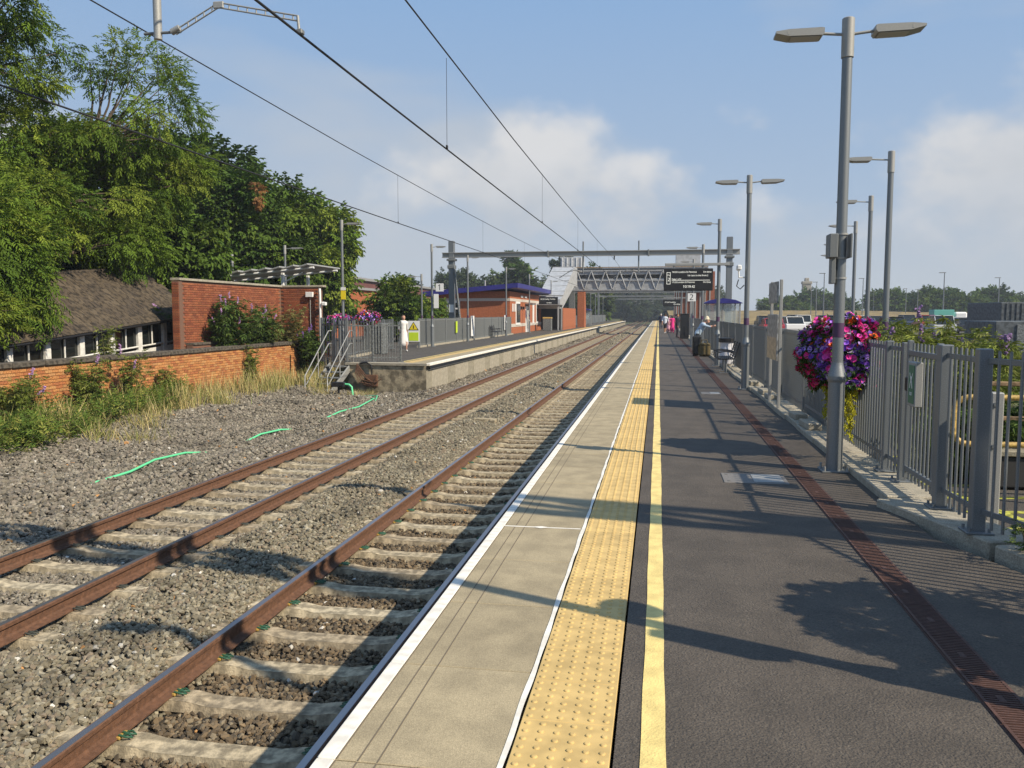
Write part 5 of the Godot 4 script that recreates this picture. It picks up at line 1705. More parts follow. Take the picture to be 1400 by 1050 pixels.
# upright shrub: stems with leaves and optional flower spikes
func shrub(called: String, label: String, base: Vector3, h: float, w: float, stems: int, per: int, flowers: Color, n_fl: int, sd: int, leaf_s := 1.0, dry := false, lush := false) -> Node3D:
	var r := RandomNumberGenerator.new()
	r.seed = sd
	var t := thing(called, label, "shrub", base)
	var leaf := sprig(6, 0.14, 0.11, 0.032, 0.25, 7)
	var wood := MB.new()
	var xs := []
	var cs := []
	var fx := []
	var fc := []
	var W := [Color(0.07, 0.12, 0.025), Color(0.10, 0.16, 0.035), Color(0.055, 0.095, 0.022), Color(0.13, 0.19, 0.045)]
	if dry:
		W = [Color(0.22, 0.2, 0.07), Color(0.3, 0.26, 0.1), Color(0.14, 0.16, 0.05)]
	if lush:
		W = [Color(0.16, 0.20, 0.035), Color(0.20, 0.24, 0.05), Color(0.11, 0.15, 0.03), Color(0.24, 0.26, 0.07)]
	for k in stems:
		var d := V(r.randfn() * w * 0.5, h * r.randf_range(0.6, 1.05), r.randfn() * w * 0.5)
		var a := V(r.randfn() * 0.08, 0, r.randfn() * 0.08)
		var mid := a + d * 0.5 + V(d.x * -0.1, 0.05, d.z * -0.1)
		wood.tube([a, mid, a + d], [0.012, 0.008, 0.003], 4, false)
		for j in per:
			var u := 0.15 + 0.85 * (j + r.randf()) / per
			var p := (a.lerp(mid, u * 2) if u < 0.5 else mid.lerp(a + d, u * 2 - 1)) + V(r.randfn(), r.randfn() * 0.5, r.randfn()) * 0.035
			var b := Basis.from_euler(V(r.randf_range(-0.9, 0.3), r.randf() * TAU, r.randf_range(-0.3, 0.3))).scaled(Vector3.ONE * leaf_s * r.randf_range(0.7, 1.2))
			xs.append(Transform3D(b, p))
			cs.append(shade(W[r.randi() % W.size()], r.randf_range(0.75, 1.25)))
		if k < n_fl:
			for j in 14:
				var p := a + d + d.normalized() * (j * 0.016 - 0.05) + V(r.randfn(), r.randfn(), r.randfn()) * 0.014
				fx.append(Transform3D(Basis.from_euler(V(r.randf() * 6, r.randf() * 6, 0)).scaled(Vector3.ONE * 0.03), p))
				fc.append(shade(flowers, r.randf_range(0.7, 1.3)))
	part(t, "stems", wood.mesh(), M.stalk)
	many(t, "foliage", leaf, M.leaf, xs, cs)
	if fx:
		many(t, "blossom", bx(V(1, 1, 1)), M.petal, fx, fc)
	return t

func shrubs() -> void:
	var lilac := Color(0.38, 0.22, 0.42)
	shrub("buddleia", "buddleia with lilac spikes against the brick enclosure wall", V(-14.35, 0.0, -26.2), 2.3, 1.1, 30, 48, lilac, 16, 1, 1.5)
	shrub("buddleia", "sparse buddleia with lilac spikes near the enclosure corner", V(-14.3, 0.0, -28.4), 2.0, 1.0, 24, 44, lilac, 12, 2, 1.4)
	shrub("dry_shrub", "dry brown shrub in front of the brick enclosure corner", V(-14.2, 0.0, -30.2), 2.1, 0.9, 20, 30, lilac, 0, 3, 1.2, true)
	shrub("buddleia", "buddleia with purple flowers at the end of the orange wall", V(-13.5, -0.8, -30.9), 1.95, 0.75, 26, 50, Color(0.2, 0.1, 0.36), 10, 4, 1.3)
	shrub("climbing_shrub", "leafy shrub growing up the orange wall under the coping", V(-13.7, -0.75, -26.5), 1.4, 0.35, 10, 36, lilac, 0, 5, 0.85, false, true)
	shrub("climbing_shrub", "yellow green shrub on the orange wall below white window posts", V(-13.5, -0.7, -18.0), 1.35, 0.6, 16, 46, lilac, 1, 6, 0.85, false, true)
	shrub("climbing_shrub", "slender shrub with pale flower before the orange wall", V(-13.4, -0.7, -19.3), 1.5, 0.5, 10, 40, lilac, 2, 7, 0.85, false, true)
	shrub("climbing_shrub", "small green shrub at the foot of the orange wall", V(-13.5, -0.7, -21.3), 0.9, 0.3, 10, 34, lilac, 0, 8, 0.85, false, true)
	shrub("climbing_shrub", "broad green shrub where the orange wall leaves the view", V(-13.4, -0.7, -15.6), 1.1, 0.9, 20, 44, lilac, 2, 9, 0.85, false, true)
	shrub("climbing_shrub", "thin shrub rising above the coping of the orange wall", V(-14.3, -0.3, -19.8), 1.9, 0.4, 8, 34, lilac, 0, 10, 0.85, false, true)
	# behind the platform fence
	for i in 12:
		var z := -13.2 - (i / 4) * 2.6 + 0.5 * sin(i * 1.3)
		var x := -z * (0.245 + (i % 4) * 0.036 + 0.008 * sin(i * 2.0))
		shrub("buddleia", "wild buddleia with mauve spikes behind the railing fence gate", V(x, -0.1, z), 1.5 + 0.25 * sin(i * 1.7), 1.0, 28, 44, Color(0.22, 0.13, 0.28), 2, 20 + i, 1.0, false, true).set_meta("group", "wild buddleia bushes behind the fence")
	for i in 5:
		shrub("weed_clump", "green weeds behind the yellow barrier", V(3.3 + i * 0.5, -0.1, -9.9 - 0.3 * i), 0.8, 0.6, 14, 34, lilac, 0, 50 + i, 1.0).set_meta("group", "weeds behind the yellow barrier")
	shrub("buddleia", "leafy buddleia leaning over the bend of the railing fence", V(4.5, -0.1, -4.2), 2.2, 0.7, 26, 60, lilac, 6, 60, 1.6)
	shrub("weed_clump", "small weed with pink bloom by the thick fence post", V(2.72, 0.0, -6.35), 0.35, 0.2, 10, 22, Color(0.6, 0.06, 0.4), 1, 61, 0.3)

# ---------------------------------------------------------------- flowers
func petunia() -> ArrayMesh:
	var q := MB.new()
	for k in 5:
		var a := TAU * k / 5
		var a2 := a + TAU / 10
		var a3 := a + TAU / 5
		var p := func(an: float, rr: float, z: float) -> Vector3: return V(cos(an) * rr, sin(an) * rr, z)
		q.face([V(0, 0, -0.3), p.call(a, 0.45, 0.02), p.call(a2, 0.5, 0.08)], Vector3.BACK)
		q.face([V(0, 0, -0.3), p.call(a2, 0.5, 0.08), p.call(a3, 0.45, 0.02)], Vector3.BACK)
	return q.mesh()

func flower_basket(label: String, at: Vector3, wide: float, tall: float, n: int, sd: int, trail: bool) -> void:
	var r := RandomNumberGenerator.new()
	r.seed = sd
	var t := thing("flower_basket", label, "flower basket", at)
	var c := MB.new()
	c.sweep([Vector2(-0.1, -0.1), Vector2(0.12, -0.1), Vector2(0.15, 0.1), Vector2(-0.13, 0.1)], -wide * 0.36, wide * 0.36)
	part(t, "trough", c.mesh(), M.rubber)
	for z in [-wide * 0.25, wide * 0.25]:
		part(t, "hook", tb([V(0.1, 0.1, z), V(0.16, 0.2, z), V(0.22, 0.1, z)], 0.01, 5), M.galv_dull)
	var leaf := sprig(5, 0.05, 0.055, 0.03, 0.3, 9)
	var pet := petunia()
	var lx := []
	var lc := []
	var fx := []
	var fc := []
	var violet := [Color(0.24, 0.09, 0.56), Color(0.33, 0.13, 0.66), Color(0.18, 0.07, 0.48), Color(0.50, 0.34, 0.76)]
	var pink := [Color(0.75, 0.03, 0.34), Color(0.66, 0.02, 0.24), Color(0.85, 0.08, 0.5)]
	var red := [Color(0.62, 0.012, 0.13), Color(0.52, 0.01, 0.10), Color(0.72, 0.02, 0.22)]
	var nz := FastNoiseLite.new()
	nz.seed = sd
	nz.frequency = 4.5
	for k in n:
		var u := V(r.randfn(), r.randfn(), r.randfn()).normalized()
		var p := V(u.x * 0.43, u.y * tall * 0.5, u.z * wide * 0.5) * (0.97 + 0.42 * nz.get_noise_3d(u.x * 0.42, u.y * 0.42, u.z * 0.42))
		p.y += 0.02
		var out := V(u.x / 0.43, u.y / (tall * 0.5), u.z / (wide * 0.5)).normalized()
		var q := p * r.randf_range(0.86, 1.0)
		lx.append(Transform3D(Basis.looking_at(-(out + V(r.randfn(), r.randfn(), r.randfn()) * 0.4).normalized(), V(0.01, 1, 0.02)).scaled(Vector3.ONE * r.randf_range(0.7, 1.1)), q))
		lc.append(shade(Color(0.07, 0.13, 0.03), r.randf_range(0.6, 1.4)))
		if r.randf() < 0.55:
			var f := nz.get_noise_3d(p.x, p.y * 1.2, p.z)
			var pal := violet
			if p.y < f * 0.22 and p.z < wide * 0.22:
				pal = red
			elif f > 0.16 or (p.y > tall * 0.22 and f > -0.1):
				pal = pink
			var col: Color = pal[r.randi() % pal.size()]
			if r.randf() < 0.05:
				col = Color(0.62, 0.58, 0.68)
			if p.y > 0.12 and f < -0.3 and r.randf() < 0.6:
				col = Color(0.85, 0.13, 0.01)
			var d := (out * 1.2 + V(r.randfn(), r.randfn(), r.randfn()) * 0.4).normalized()
			fx.append(Transform3D(Basis.looking_at(-d, V(0.02, 1, 0.03)).scaled(Vector3.ONE * r.randf_range(0.05, 0.095)), p + out * 0.04))
			fc.append(shade(col, r.randf_range(0.75, 1.2)))
	many(t, "foliage", leaf, M.leaf, lx, lc)
	many(t, "flowers", pet, M.petal, fx, fc)
	if trail:
		var tx := []
		var tc := []
		for k in 15:
			var z := wide * 0.3 + r.randfn() * 0.07
			var x := 0.02 + r.randfn() * 0.08
			var L := r.randf_range(0.35, 0.95)
			for j in int(L * 46):
				var y := -0.1 - j / 46.0
				tx.append(Transform3D(Basis.from_euler(V(r.randf() * 2, r.randf() * TAU, 0)).scaled(Vector3.ONE * r.randf_range(0.5, 0.9)), V(x + 0.02 * sin(j * 0.5 + k) + r.randfn() * 0.01, y, z + 0.02 * cos(j * 0.4 + k))))
				tc.append(shade(Color(0.42, 0.40, 0.03), r.randf_range(0.7, 1.25)))
		many(t, "trailing_stems", leaf, M.leaf, tx, tc)

func flowers() -> void:
	flower_basket("flower basket of pink red and violet petunias hung on the railing fence", V(2.2, 1.24, -10.75), 1.02, 0.86, 5200, 71, true)
	flower_basket("flower basket hung at the bend of the railing fence", V(2.98, 1.3, -4.3), 1.25, 0.85, 1700, 72, false)
	flower_basket("pink and violet flower trough on the palisade of platform 1 end", V(-11.9, 1.55, -33.2), 1.5, 0.55, 900, 73, false)
	flower_basket("mauve flower trough on the palisade by the brick enclosure", V(-13.0, 1.5, -33.0), 1.6, 0.4, 800, 74, false)

# ---------------------------------------------------------------- land, car park and what lies behind the fence
func land() -> void:
	struct("ground", bx(V(3000, 0.4, 3000), V(0, -1.5, -600)), M.meadow)
	struct("garden_ground", slab([[-14.0, 8], [-70, 8], [-70, -31.4], [-14.0, -31.4]], -0.72, 0.4), M.soil)
	struct("forecourt", slab([[-13.2, -31.5], [-120, -31.5], [-120, -150], [-13.2, -150]], -0.03, 0.5), M.asphalt_old)
	struct("rough_land", slab([[-13.2, -150], [-240, -150], [-240, -420], [-13.2, -420]], -0.05, 0.5), M.meadow)
	struct("car_park", slab([[2.5, 10], [190, 10], [190, -150], [2.5, -150]], -0.09, 0.5), M.asphalt_old)
	struct("verge", slab([[3.0, -10.0], [5.5, -10.0], [9.0, -22], [4.3, -22]], -0.06, 0.02), M.meadow)
	var q := MB.new()
	for a in [[2.5, 420.0]]:
		q.face([V(2.5, -0.1, -150), V(520, -0.1, -150), V(520, 2.7, -250), V(2.5, 2.7, -250)], Vector3.UP)
		q.face([V(2.5, 2.7, -250), V(520, 2.7, -250), V(520, 4.0, -700), V(2.5, 4.0, -700)], Vector3.UP)
	struct("field", q.mesh(), M.field)
	# painted hatching on the road behind the gate
	var h := thing("road_hatching", "worn lime yellow hatching painted on the road behind fence", "road marking")
	for k in 9:
		var z := -6.6 - k * 0.62
		part(h, "painted_line", bx(V(2.3, 0.003, 0.09), V(4.0, -0.086, z), Basis(Vector3.UP, 0.16)), M.lime_paint)
	for k in 3:
		part(h, "painted_line", bx(V(0.09, 0.003, 5.6), V(3.0 + k * 1.0, -0.0825, -9.2), Basis(Vector3.UP, 0.2)), M.lime_paint)
	# yellow hoop barrier
	var b := thing("hoop_barrier", "yellow tubular hoop barrier standing on the road behind fence", "barrier")
	var y0 := -0.09
	var hoop := MB.new()
	var P := []
	for k in 7:
		var a := PI * 0.5 * k / 6.0
		P.append(V(2.87 + 0.14 - 0.14 * sin(a) , 0.95 - 0.14 + 0.14 * cos(a), -8.75))
	P.reverse()
	var ring := [V(2.87, 0.62, -8.75)]
	ring.append_array(P)
	ring.append(V(6.4, 0.95, -8.75))
	part(b, "top_hoop", tb(ring, 0.028, 10), M.pipe_yellow)
	var low := [V(2.87, 0.64, -8.75)]
	for k in 7:
		var a := PI * 0.5 * k / 6.0
		low.append(V(2.87 + 0.14 - 0.14 * cos(a), 0.49 + 0.14 - 0.14 * sin(a), -8.75))
	low.append(V(6.4, 0.49, -8.75))
	part(b, "lower_hoop", tb(low, 0.028, 10), M.pipe_yellow)
	for x in [3.7, 6.3]:
		part(b, "leg", tb([V(x, y0, -8.75), V(x, 0.95, -8.75)], 0.028, 8), M.pipe_yellow)
	var gp := thing("angle_post", "short galvanised bolted post behind the thick fence post", "post", V(2.78, -0.09, -7.5))
	part(gp, "post", cb(V(0.1, 1.2, 0.1), 0.01), M.galv_pale, V(0, 0.6, 0))
	for y in [0.75, 1.1]:
		part(gp, "bolt", tb([V(-0.02, y, 0.05), V(-0.02, y, 0.075)], 0.02, 6), M.galv_dull)
	part(gp, "foot", cb(V(0.22, 0.02, 0.2), 0.004), M.galv_dull, V(0, 0.02, 0))
	# timber edge and rail fence
	var tf := thing("timber_fence", "low timber rail fence along the overgrown verge", "fence")
	for k in 5:
		part(tf, "post", cb(V(0.07, 1.1, 0.07), 0.01), M.wood, V(4.3 + k * 1.6, 0.45, -9.9))
	for y in [0.62, 1.0]:
		part(tf, "rail", cb(V(7.0, 0.05, 0.04), 0.008), M.wood, V(7.0, y, -9.83))
	part(tf, "edge_beam", cb(V(7.2, 0.34, 0.28), 0.02), M.rubber, V(6.95, 0.1, -9.55))
	part(tf, "edge_cap", cb(V(7.2, 0.06, 0.34), 0.01), M.concrete, V(6.95, 0.3, -9.55))
	# dark corrugated store
	var c := thing("storage_container", "dark grey corrugated storage container at edge of car park", "container", V(26.4, -0.09, -62))
	part(c, "box", cb(V(9.0, 2.6, 6.0), 0.03), M.container, V(0, 1.3, 0))
	for k in 30:
		part(c, "rib", bx(V(0.16, 2.4, 0.08), V(-4.4 + k * 0.3, 1.3, 3.03)), M.container)
	part(c, "white_post", cb(V(0.12, 1.2, 0.12), 0.01), M.white, V(-2.6, 0.6, 3.6))
	var c2 := thing("storage_container", "second dark container behind the overgrown verge", "container", V(18.4, -0.09, -44))
	part(c2, "box", cb(V(6.0, 1.5, 4.0), 0.03), M.container, V(0, 0.75, 0))
	part(c2, "door", cb(V(1.2, 1.3, 0.05), 0.01), M.steel_grey, V(-1.5, 0.7, 2.03))
	# a stone tower far off
	var tw := thing("church_tower", "pale stone tower rising above hedgerow trees", "tower", V(54.8, 1, -330))
	part(tw, "shaft", cb(V(3.0, 12.0, 3.0), 0.1), M.tower_stone, V(0, 6.0, 0))
	part(tw, "parapet", cb(V(3.5, 1.0, 3.5), 0.1), M.tower_stone, V(0, 12.4, 0))
	part(tw, "cap", cb(V(1.6, 1.6, 1.6), 0.2), M.tower_stone, V(0, 13.4, 0))
	# car park lamps: bearing from the picture, all 8 m tall
	for a in [[1124, 373], [1114, 385], [1107, 394], [1177, 380], [1192, 398], [1204, 409], [1236, 394], [1252, 395], [1287, 372], [1300, 398], [1349, 401], [1362, 379], [1390, 404], [1226, 408], [1274, 407]]:
		var d: float = 6.3 * 1140.0 / (429.0 - a[1])
		var ang := atan((a[0] - 700.0) / 1140.0) - atan(200.0 / 1144.0)
		var rr := d / cos(ang + atan(200.0 / 1144.0))
		var p := V(sin(ang) * rr, -0.09, -cos(ang) * rr)
		var t := thing("car_park_lamp", "tall thin lamp column standing in the car park", "lamp post", p, "tall lamp columns in the car park")
		part(t, "column", tb([V(0, 0, 0), V(0, 8.0, 0)], [0.11, 0.06], 8), M.galv)
		part(t, "lamp_head", cb(V(0.9, 0.1, 0.3), 0.02), M.galv_dull, V(-0.3, 8.0, 0))

func car(label: String, at: Vector3, turn: float, col: Color, tall: float, group := "cars in the car park") -> void:
	var t := thing("parked_car", label, "car", at, group, turn)
	var m := StandardMaterial3D.new()
	m.albedo_color = col.linear_to_srgb()
	m.roughness = 0.3
	m.clearcoat_enabled = true
	m.clearcoat = 0.6
	var q := MB.new()
	q.sweep([Vector2(-2.05, 0.3), Vector2(2.0, 0.3), Vector2(2.08, 0.55), Vector2(1.98, 0.78), Vector2(1.0, 0.95), Vector2(-1.75, 0.98), Vector2(-2.05, 0.85), Vector2(-2.1, 0.5)], -0.86, 0.86)
	part(t, "body", q.mesh(), m)
	var h := tall
	var cab := MB.new()
	var lo := [V(1.05, 0.94, 0), V(0.35, h - 0.06, 0), V(-1.25, h - 0.04, 0), V(-1.85, 0.97, 0)]
	var O := [Vector2(1.05, 0.94), Vector2(0.35, h - 0.06), Vector2(-1.25, h - 0.04), Vector2(-1.85, 0.97)]
	cab.sweep(O, -0.74, 0.74)
	part(t, "glazing", cab.mesh(), M.glass_dark)
	part(t, "roof", cb(V(1.75, 0.07, 1.42), 0.03), m, V(-0.45, h - 0.02, 0))
	for s in [-0.72, 0.72]:
		for pr in [[[0.35, h - 0.06], [1.05, 0.95]], [[-0.5, h - 0.05], [-0.45, 0.95]], [[-1.25, h - 0.04], [-1.85, 0.97]]]:
			part(t, "pillar", tb([V(pr[0][0], pr[0][1], s), V(pr[1][0], pr[1][1], s)], 0.045, 4), m)
	for a in [[1.3, -0.8], [1.3, 0.8], [-1.3, -0.8], [-1.3, 0.8]]:
		var w := part(t, "wheel", tb([V(a[0], 0.32, a[1] - 0.1), V(a[0], 0.32, a[1] + 0.1)], 0.32, 14), M.tyre)
		part(w, "rim", tb([V(a[0], 0.32, a[1] - 0.11), V(a[0], 0.32, a[1] + 0.11)], 0.2, 10), M.galv)
	for s in [-0.6, 0.6]:
		part(t, "headlight", cb(V(0.08, 0.14, 0.3), 0.02), M.glass_pane, V(2.02, 0.68, s))

func cars() -> void:
	var C := [["red", Color(0.35, 0.02, 0.025)], ["white", Color(0.72, 0.72, 0.7)], ["dark blue", Color(0.02, 0.035, 0.09)], ["silver", Color(0.42, 0.43, 0.44)], ["black", Color(0.015, 0.016, 0.018)], ["slate grey", Color(0.13, 0.15, 0.17)]]
	var row := [[7.2, -56, 0], [9.0, -60, 1], [11.6, -62, 2], [13.2, -58, 5], [15.4, -60, 4], [17.6, -57, 3], [20.0, -60, 4], [22.3, -62, 5], [12.0, -74, 1], [15.2, -76, 3], [18.6, -78, 2], [22.0, -75, 0], [25.6, -78, 1], [29.0, -80, 4], [33.0, -92, 3], [37.0, -96, 1], [41.0, -95, 5], [24.5, -60, 2], [27.2, -62, 3], [10.0, -84, 4], [13.4, -88, 5], [16.8, -86, 3], [20.4, -90, 1], [24.0, -88, 2], [27.5, -91, 4], [31.0, -74, 5], [34.5, -76, 0], [9.4, -70, 4]]
	for i in row.size():
		var a: Array = row[i]
		var place := "nearer row of the car park" if a[1] > -70 else "farther rows of the car park"
		car("%s car parked in the %s behind the railing fence" % [C[a[2]][0], place], V(a[0] * 1.35, -0.09, a[1] * 1.35), 1.57 + 0.1 * sin(i * 2.0), C[a[2]][1], 1.46 + 0.12 * (i % 3))
	var v := thing("parked_van", "teal and white lorry parked far across the car park", "lorry", V(37.5, -0.09, -124))
	part(v, "box", cb(V(2.6, 1.8, 2.2), 0.05), M.teal, V(1.0, 1.5, 0))
	part(v, "cab", cb(V(1.6, 1.8, 2.1), 0.2), M.white, V(3.2, 1.2, 0))
	for x in [-0.6, 1.4, 3.2]:
		part(v, "wheel", tb([V(x, 0.45, 0.9), V(x, 0.45, 1.2)], 0.45, 12), M.tyre)
	var v2 := thing("parked_van", "low white trailer parked far across the car park", "trailer", V(46.5, -0.09, -128))
	part(v2, "box", cb(V(7.0, 1.5, 2.4), 0.05), M.white, V(0, 1.2, 0))
	for x in [-2.5, 2.5]:
		part(v2, "wheel", tb([V(x, 0.45, 0.9), V(x, 0.45, 1.2)], 0.45, 12), M.tyre)

# ---------------------------------------------------------------- people
# bones: [a, b, ra, rb, colour]; one surface by smooth union on a grid
func figure(bones: Array, cell: float) -> ArrayMesh:
	var lo := Vector3.INF
	var hi := -Vector3.INF
	for b in bones:
		for k in 2:
			var e: float = b[2 + k] + cell * 2
			lo = lo.min(b[k] - Vector3.ONE * e)
			hi = hi.max(b[k] + Vector3.ONE * e)
	var n := Vector3i(((hi - lo) / cell).ceil()) + Vector3i.ONE
	var F := PackedFloat32Array()
	F.resize(n.x * n.y * n.z)
	F.fill(1.0)
	var k0 := 0.035
	var sy := n.x
	var sz := n.x * n.y
	for b in bones:
		var A: Vector3 = b[0]
		var B: Vector3 = b[1]
		var e := maxf(b[2], b[3]) + 0.1
		var i0 := Vector3i(((A.min(B) - Vector3.ONE * e - lo) / cell).floor()).clamp(Vector3i.ZERO, n - Vector3i.ONE)
		var i1 := Vector3i(((A.max(B) + Vector3.ONE * e - lo) / cell).ceil()).clamp(Vector3i.ZERO, n - Vector3i.ONE)
		var AB := B - A
		var l2 := maxf(AB.length_squared(), 1e-6)
		for z in range(i0.z, i1.z + 1):
			for y in range(i0.y, i1.y + 1):
				for x in range(i0.x, i1.x + 1):
					var p := lo + V(x, y, z) * cell
					var t := clampf((p - A).dot(AB) / l2, 0, 1)
					var d := p.distance_to(A + AB * t) - lerpf(b[2], b[3], t)
					var i := x + y * sy + z * sz
					var f := F[i]
					var h := maxf(k0 - absf(f - d), 0.0) / k0
					F[i] = minf(f, d) - h * h * k0 * 0.25
	var ids := {}
	var vs := PackedVector3Array()
	var cs := PackedColorArray()
	var corner := [0, 1, sy, sy + 1, sz, sz + 1, sz + sy, sz + sy + 1]
	var edges := [[0, 1], [2, 3], [4, 5], [6, 7], [0, 2], [1, 3], [4, 6], [5, 7], [0, 4], [1, 5], [2, 6], [3, 7]]
	for z in n.z - 1:
		for y in n.y - 1:
			for x in n.x - 1:
				var i := x + y * sy + z * sz
				var neg := 0
				for c in corner:
					if F[i + c] < 0:
						neg += 1
				if neg == 0 or neg == 8:
					continue
				var s := Vector3.ZERO
				var m := 0
				for e in edges:
					var a := F[i + corner[e[0]]]
					var b := F[i + corner[e[1]]]
					if (a < 0) != (b < 0):
						var t := a / (a - b)
						var pa := V(e[0] & 1, (e[0] >> 1) & 1, e[0] >> 2)
						var pb := V(e[1] & 1, (e[1] >> 1) & 1, e[1] >> 2)
						s += pa.lerp(pb, t)
						m += 1
				var p := lo + (V(x, y, z) + s / m) * cell
				ids[i] = vs.size()
				vs.append(p)
				var best := 9.0
				var bc := Color.WHITE
				for b in bones:
					var AB: Vector3 = b[1] - b[0]
					var t := clampf((p - b[0]).dot(AB) / maxf(AB.length_squared(), 1e-6), 0, 1)
					var d: float = p.distance_to(b[0] + AB * t) - lerpf(b[2], b[3], t)
					if d < best:
						best = d
						bc = b[4]
				cs.append(bc)
	var st := SurfaceTool.new()
	st.begin(Mesh.PRIMITIVE_TRIANGLES)
	st.set_smooth_group(0)
	for i in vs.size():
		st.set_color(cs[i])
		st.add_vertex(vs[i])
	for i in ids:
		var x: int = i % sy
		var y: int = (i / sy) % n.y
		var z: int = i / sz
		for ax in 3:
			var st3 := [1, sy, sz]
			var u: int = st3[(ax + 1) % 3]
			var w: int = st3[(ax + 2) % 3]
			var j: int = i + st3[ax]
			if j >= F.size() or (F[i] < 0) == (F[j] < 0):
				continue
			if not (ids.has(i - u) and ids.has(i - w) and ids.has(i - u - w)):
				continue
			var q := [ids[i], ids[i - u], ids[i - u - w], ids[i - w]]
			if F[i] < 0:
				q.reverse()
			for k in [0, 1, 2, 0, 2, 3]:
				st.add_index(q[k])
	st.generate_normals()
	return st.commit()

func person(label: String, at: Vector3, turn: float, tall: float, pose: String, skin: Color, topc: Color, legc: Color, hair: Color, opts := {}) -> Node3D:
	var t := thing("person", label, "person", at, "", turn)
	var s := tall / 1.75
	var lean := V(0, 0, 0)
	var hip := V(0, 0.92, 0)
	var chest := V(0, 1.36, 0.01)
	var neck := V(0, 1.5, 0.0)
	var head := V(0, 1.63, 0.03)
	var shoe := Color(0.03, 0.03, 0.03)
	if opts.has("shoe"):
		shoe = opts.shoe
	if pose == "lean":
		hip = V(0, 0.9, -0.1)
		chest = V(0, 1.28, 0.14)
		neck = V(0, 1.4, 0.22)
		head = V(0, 1.5, 0.32)
	var B := []
	# torso
	B.append([hip + V(0, 0.03, 0), hip.lerp(chest, 0.5), 0.135, 0.13, topc])
	B.append([hip.lerp(chest, 0.5), chest, 0.13, 0.14, topc])
	B.append([chest + V(-0.1, 0.02, 0), chest + V(0.1, 0.02, 0), 0.11, 0.11, topc])
	B.append([chest + V(0, 0.08, 0), neck + V(0, 0.03, 0.01), 0.065, 0.052, skin])
	# head: skull, jaw, nose, ears, hair
	B.append([head + V(0, 0.02, -0.01), head + V(0, -0.03, 0.02), 0.088, 0.07, skin])
	B.append([head + V(0, -0.07, 0.04), head + V(0, -0.06, 0.05), 0.05, 0.045, skin])
	B.append([head + V(0, -0.01, 0.095), head + V(0, -0.03, 0.105), 0.014, 0.018, skin])
	for e in [-1, 1]:
		B.append([head + V(e * 0.085, -0.01, 0.0), head + V(e * 0.088, -0.03, 0.0), 0.018, 0.015, skin])
	B.append([head + V(0, 0.045, -0.03), head + V(0, 0.0, -0.05), 0.09, 0.07, hair])
	if opts.get("long_hair", false):
		B.append([head + V(0, 0.0, -0.06), head + V(0, -0.18, -0.07), 0.075, 0.06, hair])
	var shorts: bool = opts.get("shorts", false)
	for e in [-1, 1]:
		var sh := chest + V(e * 0.18, 0.03, 0)
		var el := chest + V(e * 0.24, -0.26, -0.02)
		var wr := chest + V(e * 0.23, -0.5, 0.06)
		if pose == "lean":
			el = sh + V(e * 0.04, -0.08, 0.26)
			wr = el + V(-e * 0.02, 0.05, 0.24)
		elif pose == "walk":
			el = chest + V(e * 0.23, -0.27, -0.1 * e)
			wr = el + V(0, -0.22, 0.02 - 0.1 * e)
		elif pose == "phone" and e > 0:
			wr = el + V(-0.08, 0.16, 0.2)
		B.append([sh, el, 0.055, 0.045, topc])
		B.append([el, wr, 0.042, 0.032, skin if opts.get("short_sleeves", true) else topc])
		var hd := (wr - el).normalized()
		B.append([wr, wr + hd * 0.09, 0.034, 0.03, skin])
		B.append([wr + hd * 0.08, wr + hd * 0.17 + V(0, -0.01, 0.02), 0.026, 0.014, skin])
		B.append([wr + hd * 0.04, wr + hd * 0.08 + V(-e * 0.03, 0, 0.03), 0.014, 0.011, skin])
		var hj := hip + V(e * 0.09, -0.02, 0)
		var kn := V(e * 0.1, 0.49, 0.03)
		var an := V(e * 0.1, 0.09, -0.02)
		if pose == "walk":
			kn = V(e * 0.09, 0.5, 0.05 + 0.14 * e)
			an = V(e * 0.09, 0.1 + (0.06 if e < 0 else 0.0), -0.04 + 0.22 * e)
		elif pose == "lean":
			kn = V(e * 0.1, 0.49, -0.02 + 0.1 * e)
			an = V(e * 0.1, 0.09, -0.05 + 0.16 * e)
		B.append([hj, kn, 0.092, 0.06, legc])
		B.append([kn, an, 0.056, 0.038, skin if shorts else legc])
		B.append([an + V(0, -0.045, -0.03), an + V(0, -0.055, 0.14), 0.04, 0.034, shoe])
	if opts.get("skirt", false):
		B.append([hip + V(0, 0.05, 0), hip + V(0, -0.5, 0), 0.15, 0.24, legc])
	if opts.get("hat", false):
		B.append([head + V(0, 0.085, -0.01), head + V(0, 0.12, -0.01), 0.1, 0.085, Color(0.62, 0.55, 0.4)])
		for k in 8:
			var a := TAU * k / 8
			B.append([head + V(0, 0.07, -0.01), head + V(cos(a) * 0.15, 0.055, sin(a) * 0.15 - 0.01), 0.03, 0.014, Color(0.62, 0.55, 0.4)])
	for b in B:
		b[0] *= s
		b[1] *= s
		b[2] *= s
		b[3] *= s
	part(t, "body", figure(B, 0.026), M.skin_cloth)
	var eye := MB.new()
	for e in [-1, 1]:
		eye.box((head + V(e * 0.034, 0.0, 0.082)) * s, V(0.022, 0.012, 0.012))
	part(t, "eyes", eye.mesh(), M.black)
	return t

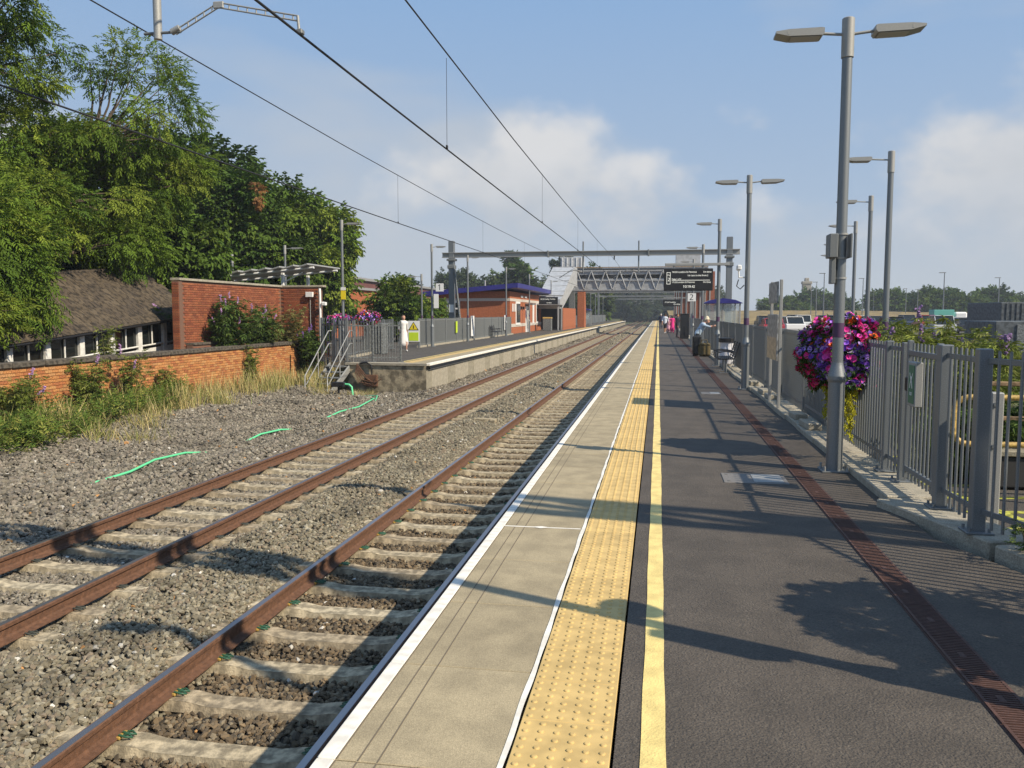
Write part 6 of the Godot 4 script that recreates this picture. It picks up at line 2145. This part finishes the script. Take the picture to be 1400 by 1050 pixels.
func people() -> void:
	var fair := Color(0.48, 0.27, 0.19)
	var tan_ := Color(0.36, 0.19, 0.12)
	var man := person("person in straw hat and pale blue shirt leaning forward beside bags", V(1.72, 0, -36.0), 1.75, 1.72, "lean", fair, Color(0.36, 0.46, 0.58), Color(0.018, 0.02, 0.03), Color(0.3, 0.28, 0.25), {"hat": true})
	var bag := thing("travel_bag", "olive brown travel bag standing beside the leaning person", "bag", V(1.9, 0, -35.4))
	part(bag, "body", cb(V(0.5, 0.5, 0.36), 0.08), M.brown_bag, V(0, 0.26, 0))
	part(bag, "strap", tb([V(-0.15, 0.48, 0), V(-0.1, 0.68, 0), V(0.1, 0.68, 0), V(0.15, 0.48, 0)], 0.02, 6), M.brown_bag)
	part(bag, "flap", cb(V(0.46, 0.1, 0.38), 0.03), M.brown_bag, V(0, 0.5, 0))
	var tr := thing("trolley_case", "tall black trolley case at the feet of the leaning person", "suitcase", V(1.6, 0, -35.5))
	part(tr, "case", cb(V(0.36, 0.8, 0.28), 0.06), M.black, V(0, 0.46, 0))
	part(tr, "handle", tb([V(-0.1, 0.85, -0.1), V(-0.1, 1.15, -0.12), V(0.1, 1.15, -0.12), V(0.1, 0.85, -0.1)], 0.012, 5), M.black)
	for x in [-0.14, 0.14]:
		part(tr, "wheel", tb([V(x - 0.02, 0.035, 0), V(x + 0.02, 0.035, 0)], 0.035, 8), M.black)
	person("person in white shirt and black shorts standing on the platform", V(0.62, 0, -76.0), 2.9, 1.78, "walk", tan_, Color(0.62, 0.68, 0.76), Color(0.015, 0.015, 0.02), Color(0.05, 0.04, 0.03), {"shorts": true, "shoe": Color(0.5, 0.5, 0.5)})
	person("person in long bright pink dress on the platform", V(1.28, 0, -78.0), 3.4, 1.62, "stand", fair, Color(0.72, 0.03, 0.22), Color(0.72, 0.03, 0.22), Color(0.06, 0.04, 0.03), {"skirt": true, "long_hair": true})
	person("person in pale pink top beside the one in bright pink dress", V(0.98, 0, -80.0), 2.6, 1.62, "stand", fair, Color(0.72, 0.38, 0.45), Color(0.66, 0.32, 0.4), Color(0.12, 0.08, 0.05), {"skirt": true, "long_hair": true})
	person("person in dark navy suit near the black cabinet", V(1.38, 0, -63.0), 1.4, 1.76, "phone", tan_, Color(0.012, 0.014, 0.025), Color(0.012, 0.014, 0.025), Color(0.03, 0.025, 0.02), {"short_sleeves": false})
	person("person in navy jacket close to the yellow line", V(0.33, 0, -100.0), 3.1, 1.76, "stand", fair, Color(0.02, 0.03, 0.07), Color(0.02, 0.025, 0.05), Color(0.5, 0.48, 0.45), {"short_sleeves": false})
	person("person in white clothes walking behind the end railing of platform 1", V(-11.7, 0, -37.5), 0.6, 1.7, "walk", fair, Color(0.72, 0.7, 0.68), Color(0.7, 0.68, 0.66), Color(0.06, 0.045, 0.03), {"shoe": Color(0.7, 0.7, 0.7), "shorts": true, "skirt": true, "long_hair": true})

# ---------------------------------------------------------------- build
func _ready() -> void:
	rng.seed = 20240
	camera_and_light()
	materials()
	land()
	platform_two()
	ballast()
	track("railway_track", "railway track with green rail clips beside the asphalt platform edge", -2.745, true, 0.35)
	track("railway_track", "rust brown railway track beside platform 1", -6.17, false, 0.2)
	platform_one()
	boundary_wall()
	ramp_shed()
	brick_enclosure()
	station_building()
	footbridge()
	overhead_line()
	platform_two_fence()
	lamps()
	furniture()
	trees()
	shrubs()
	grasses()
	flowers()
	cars()
	people()
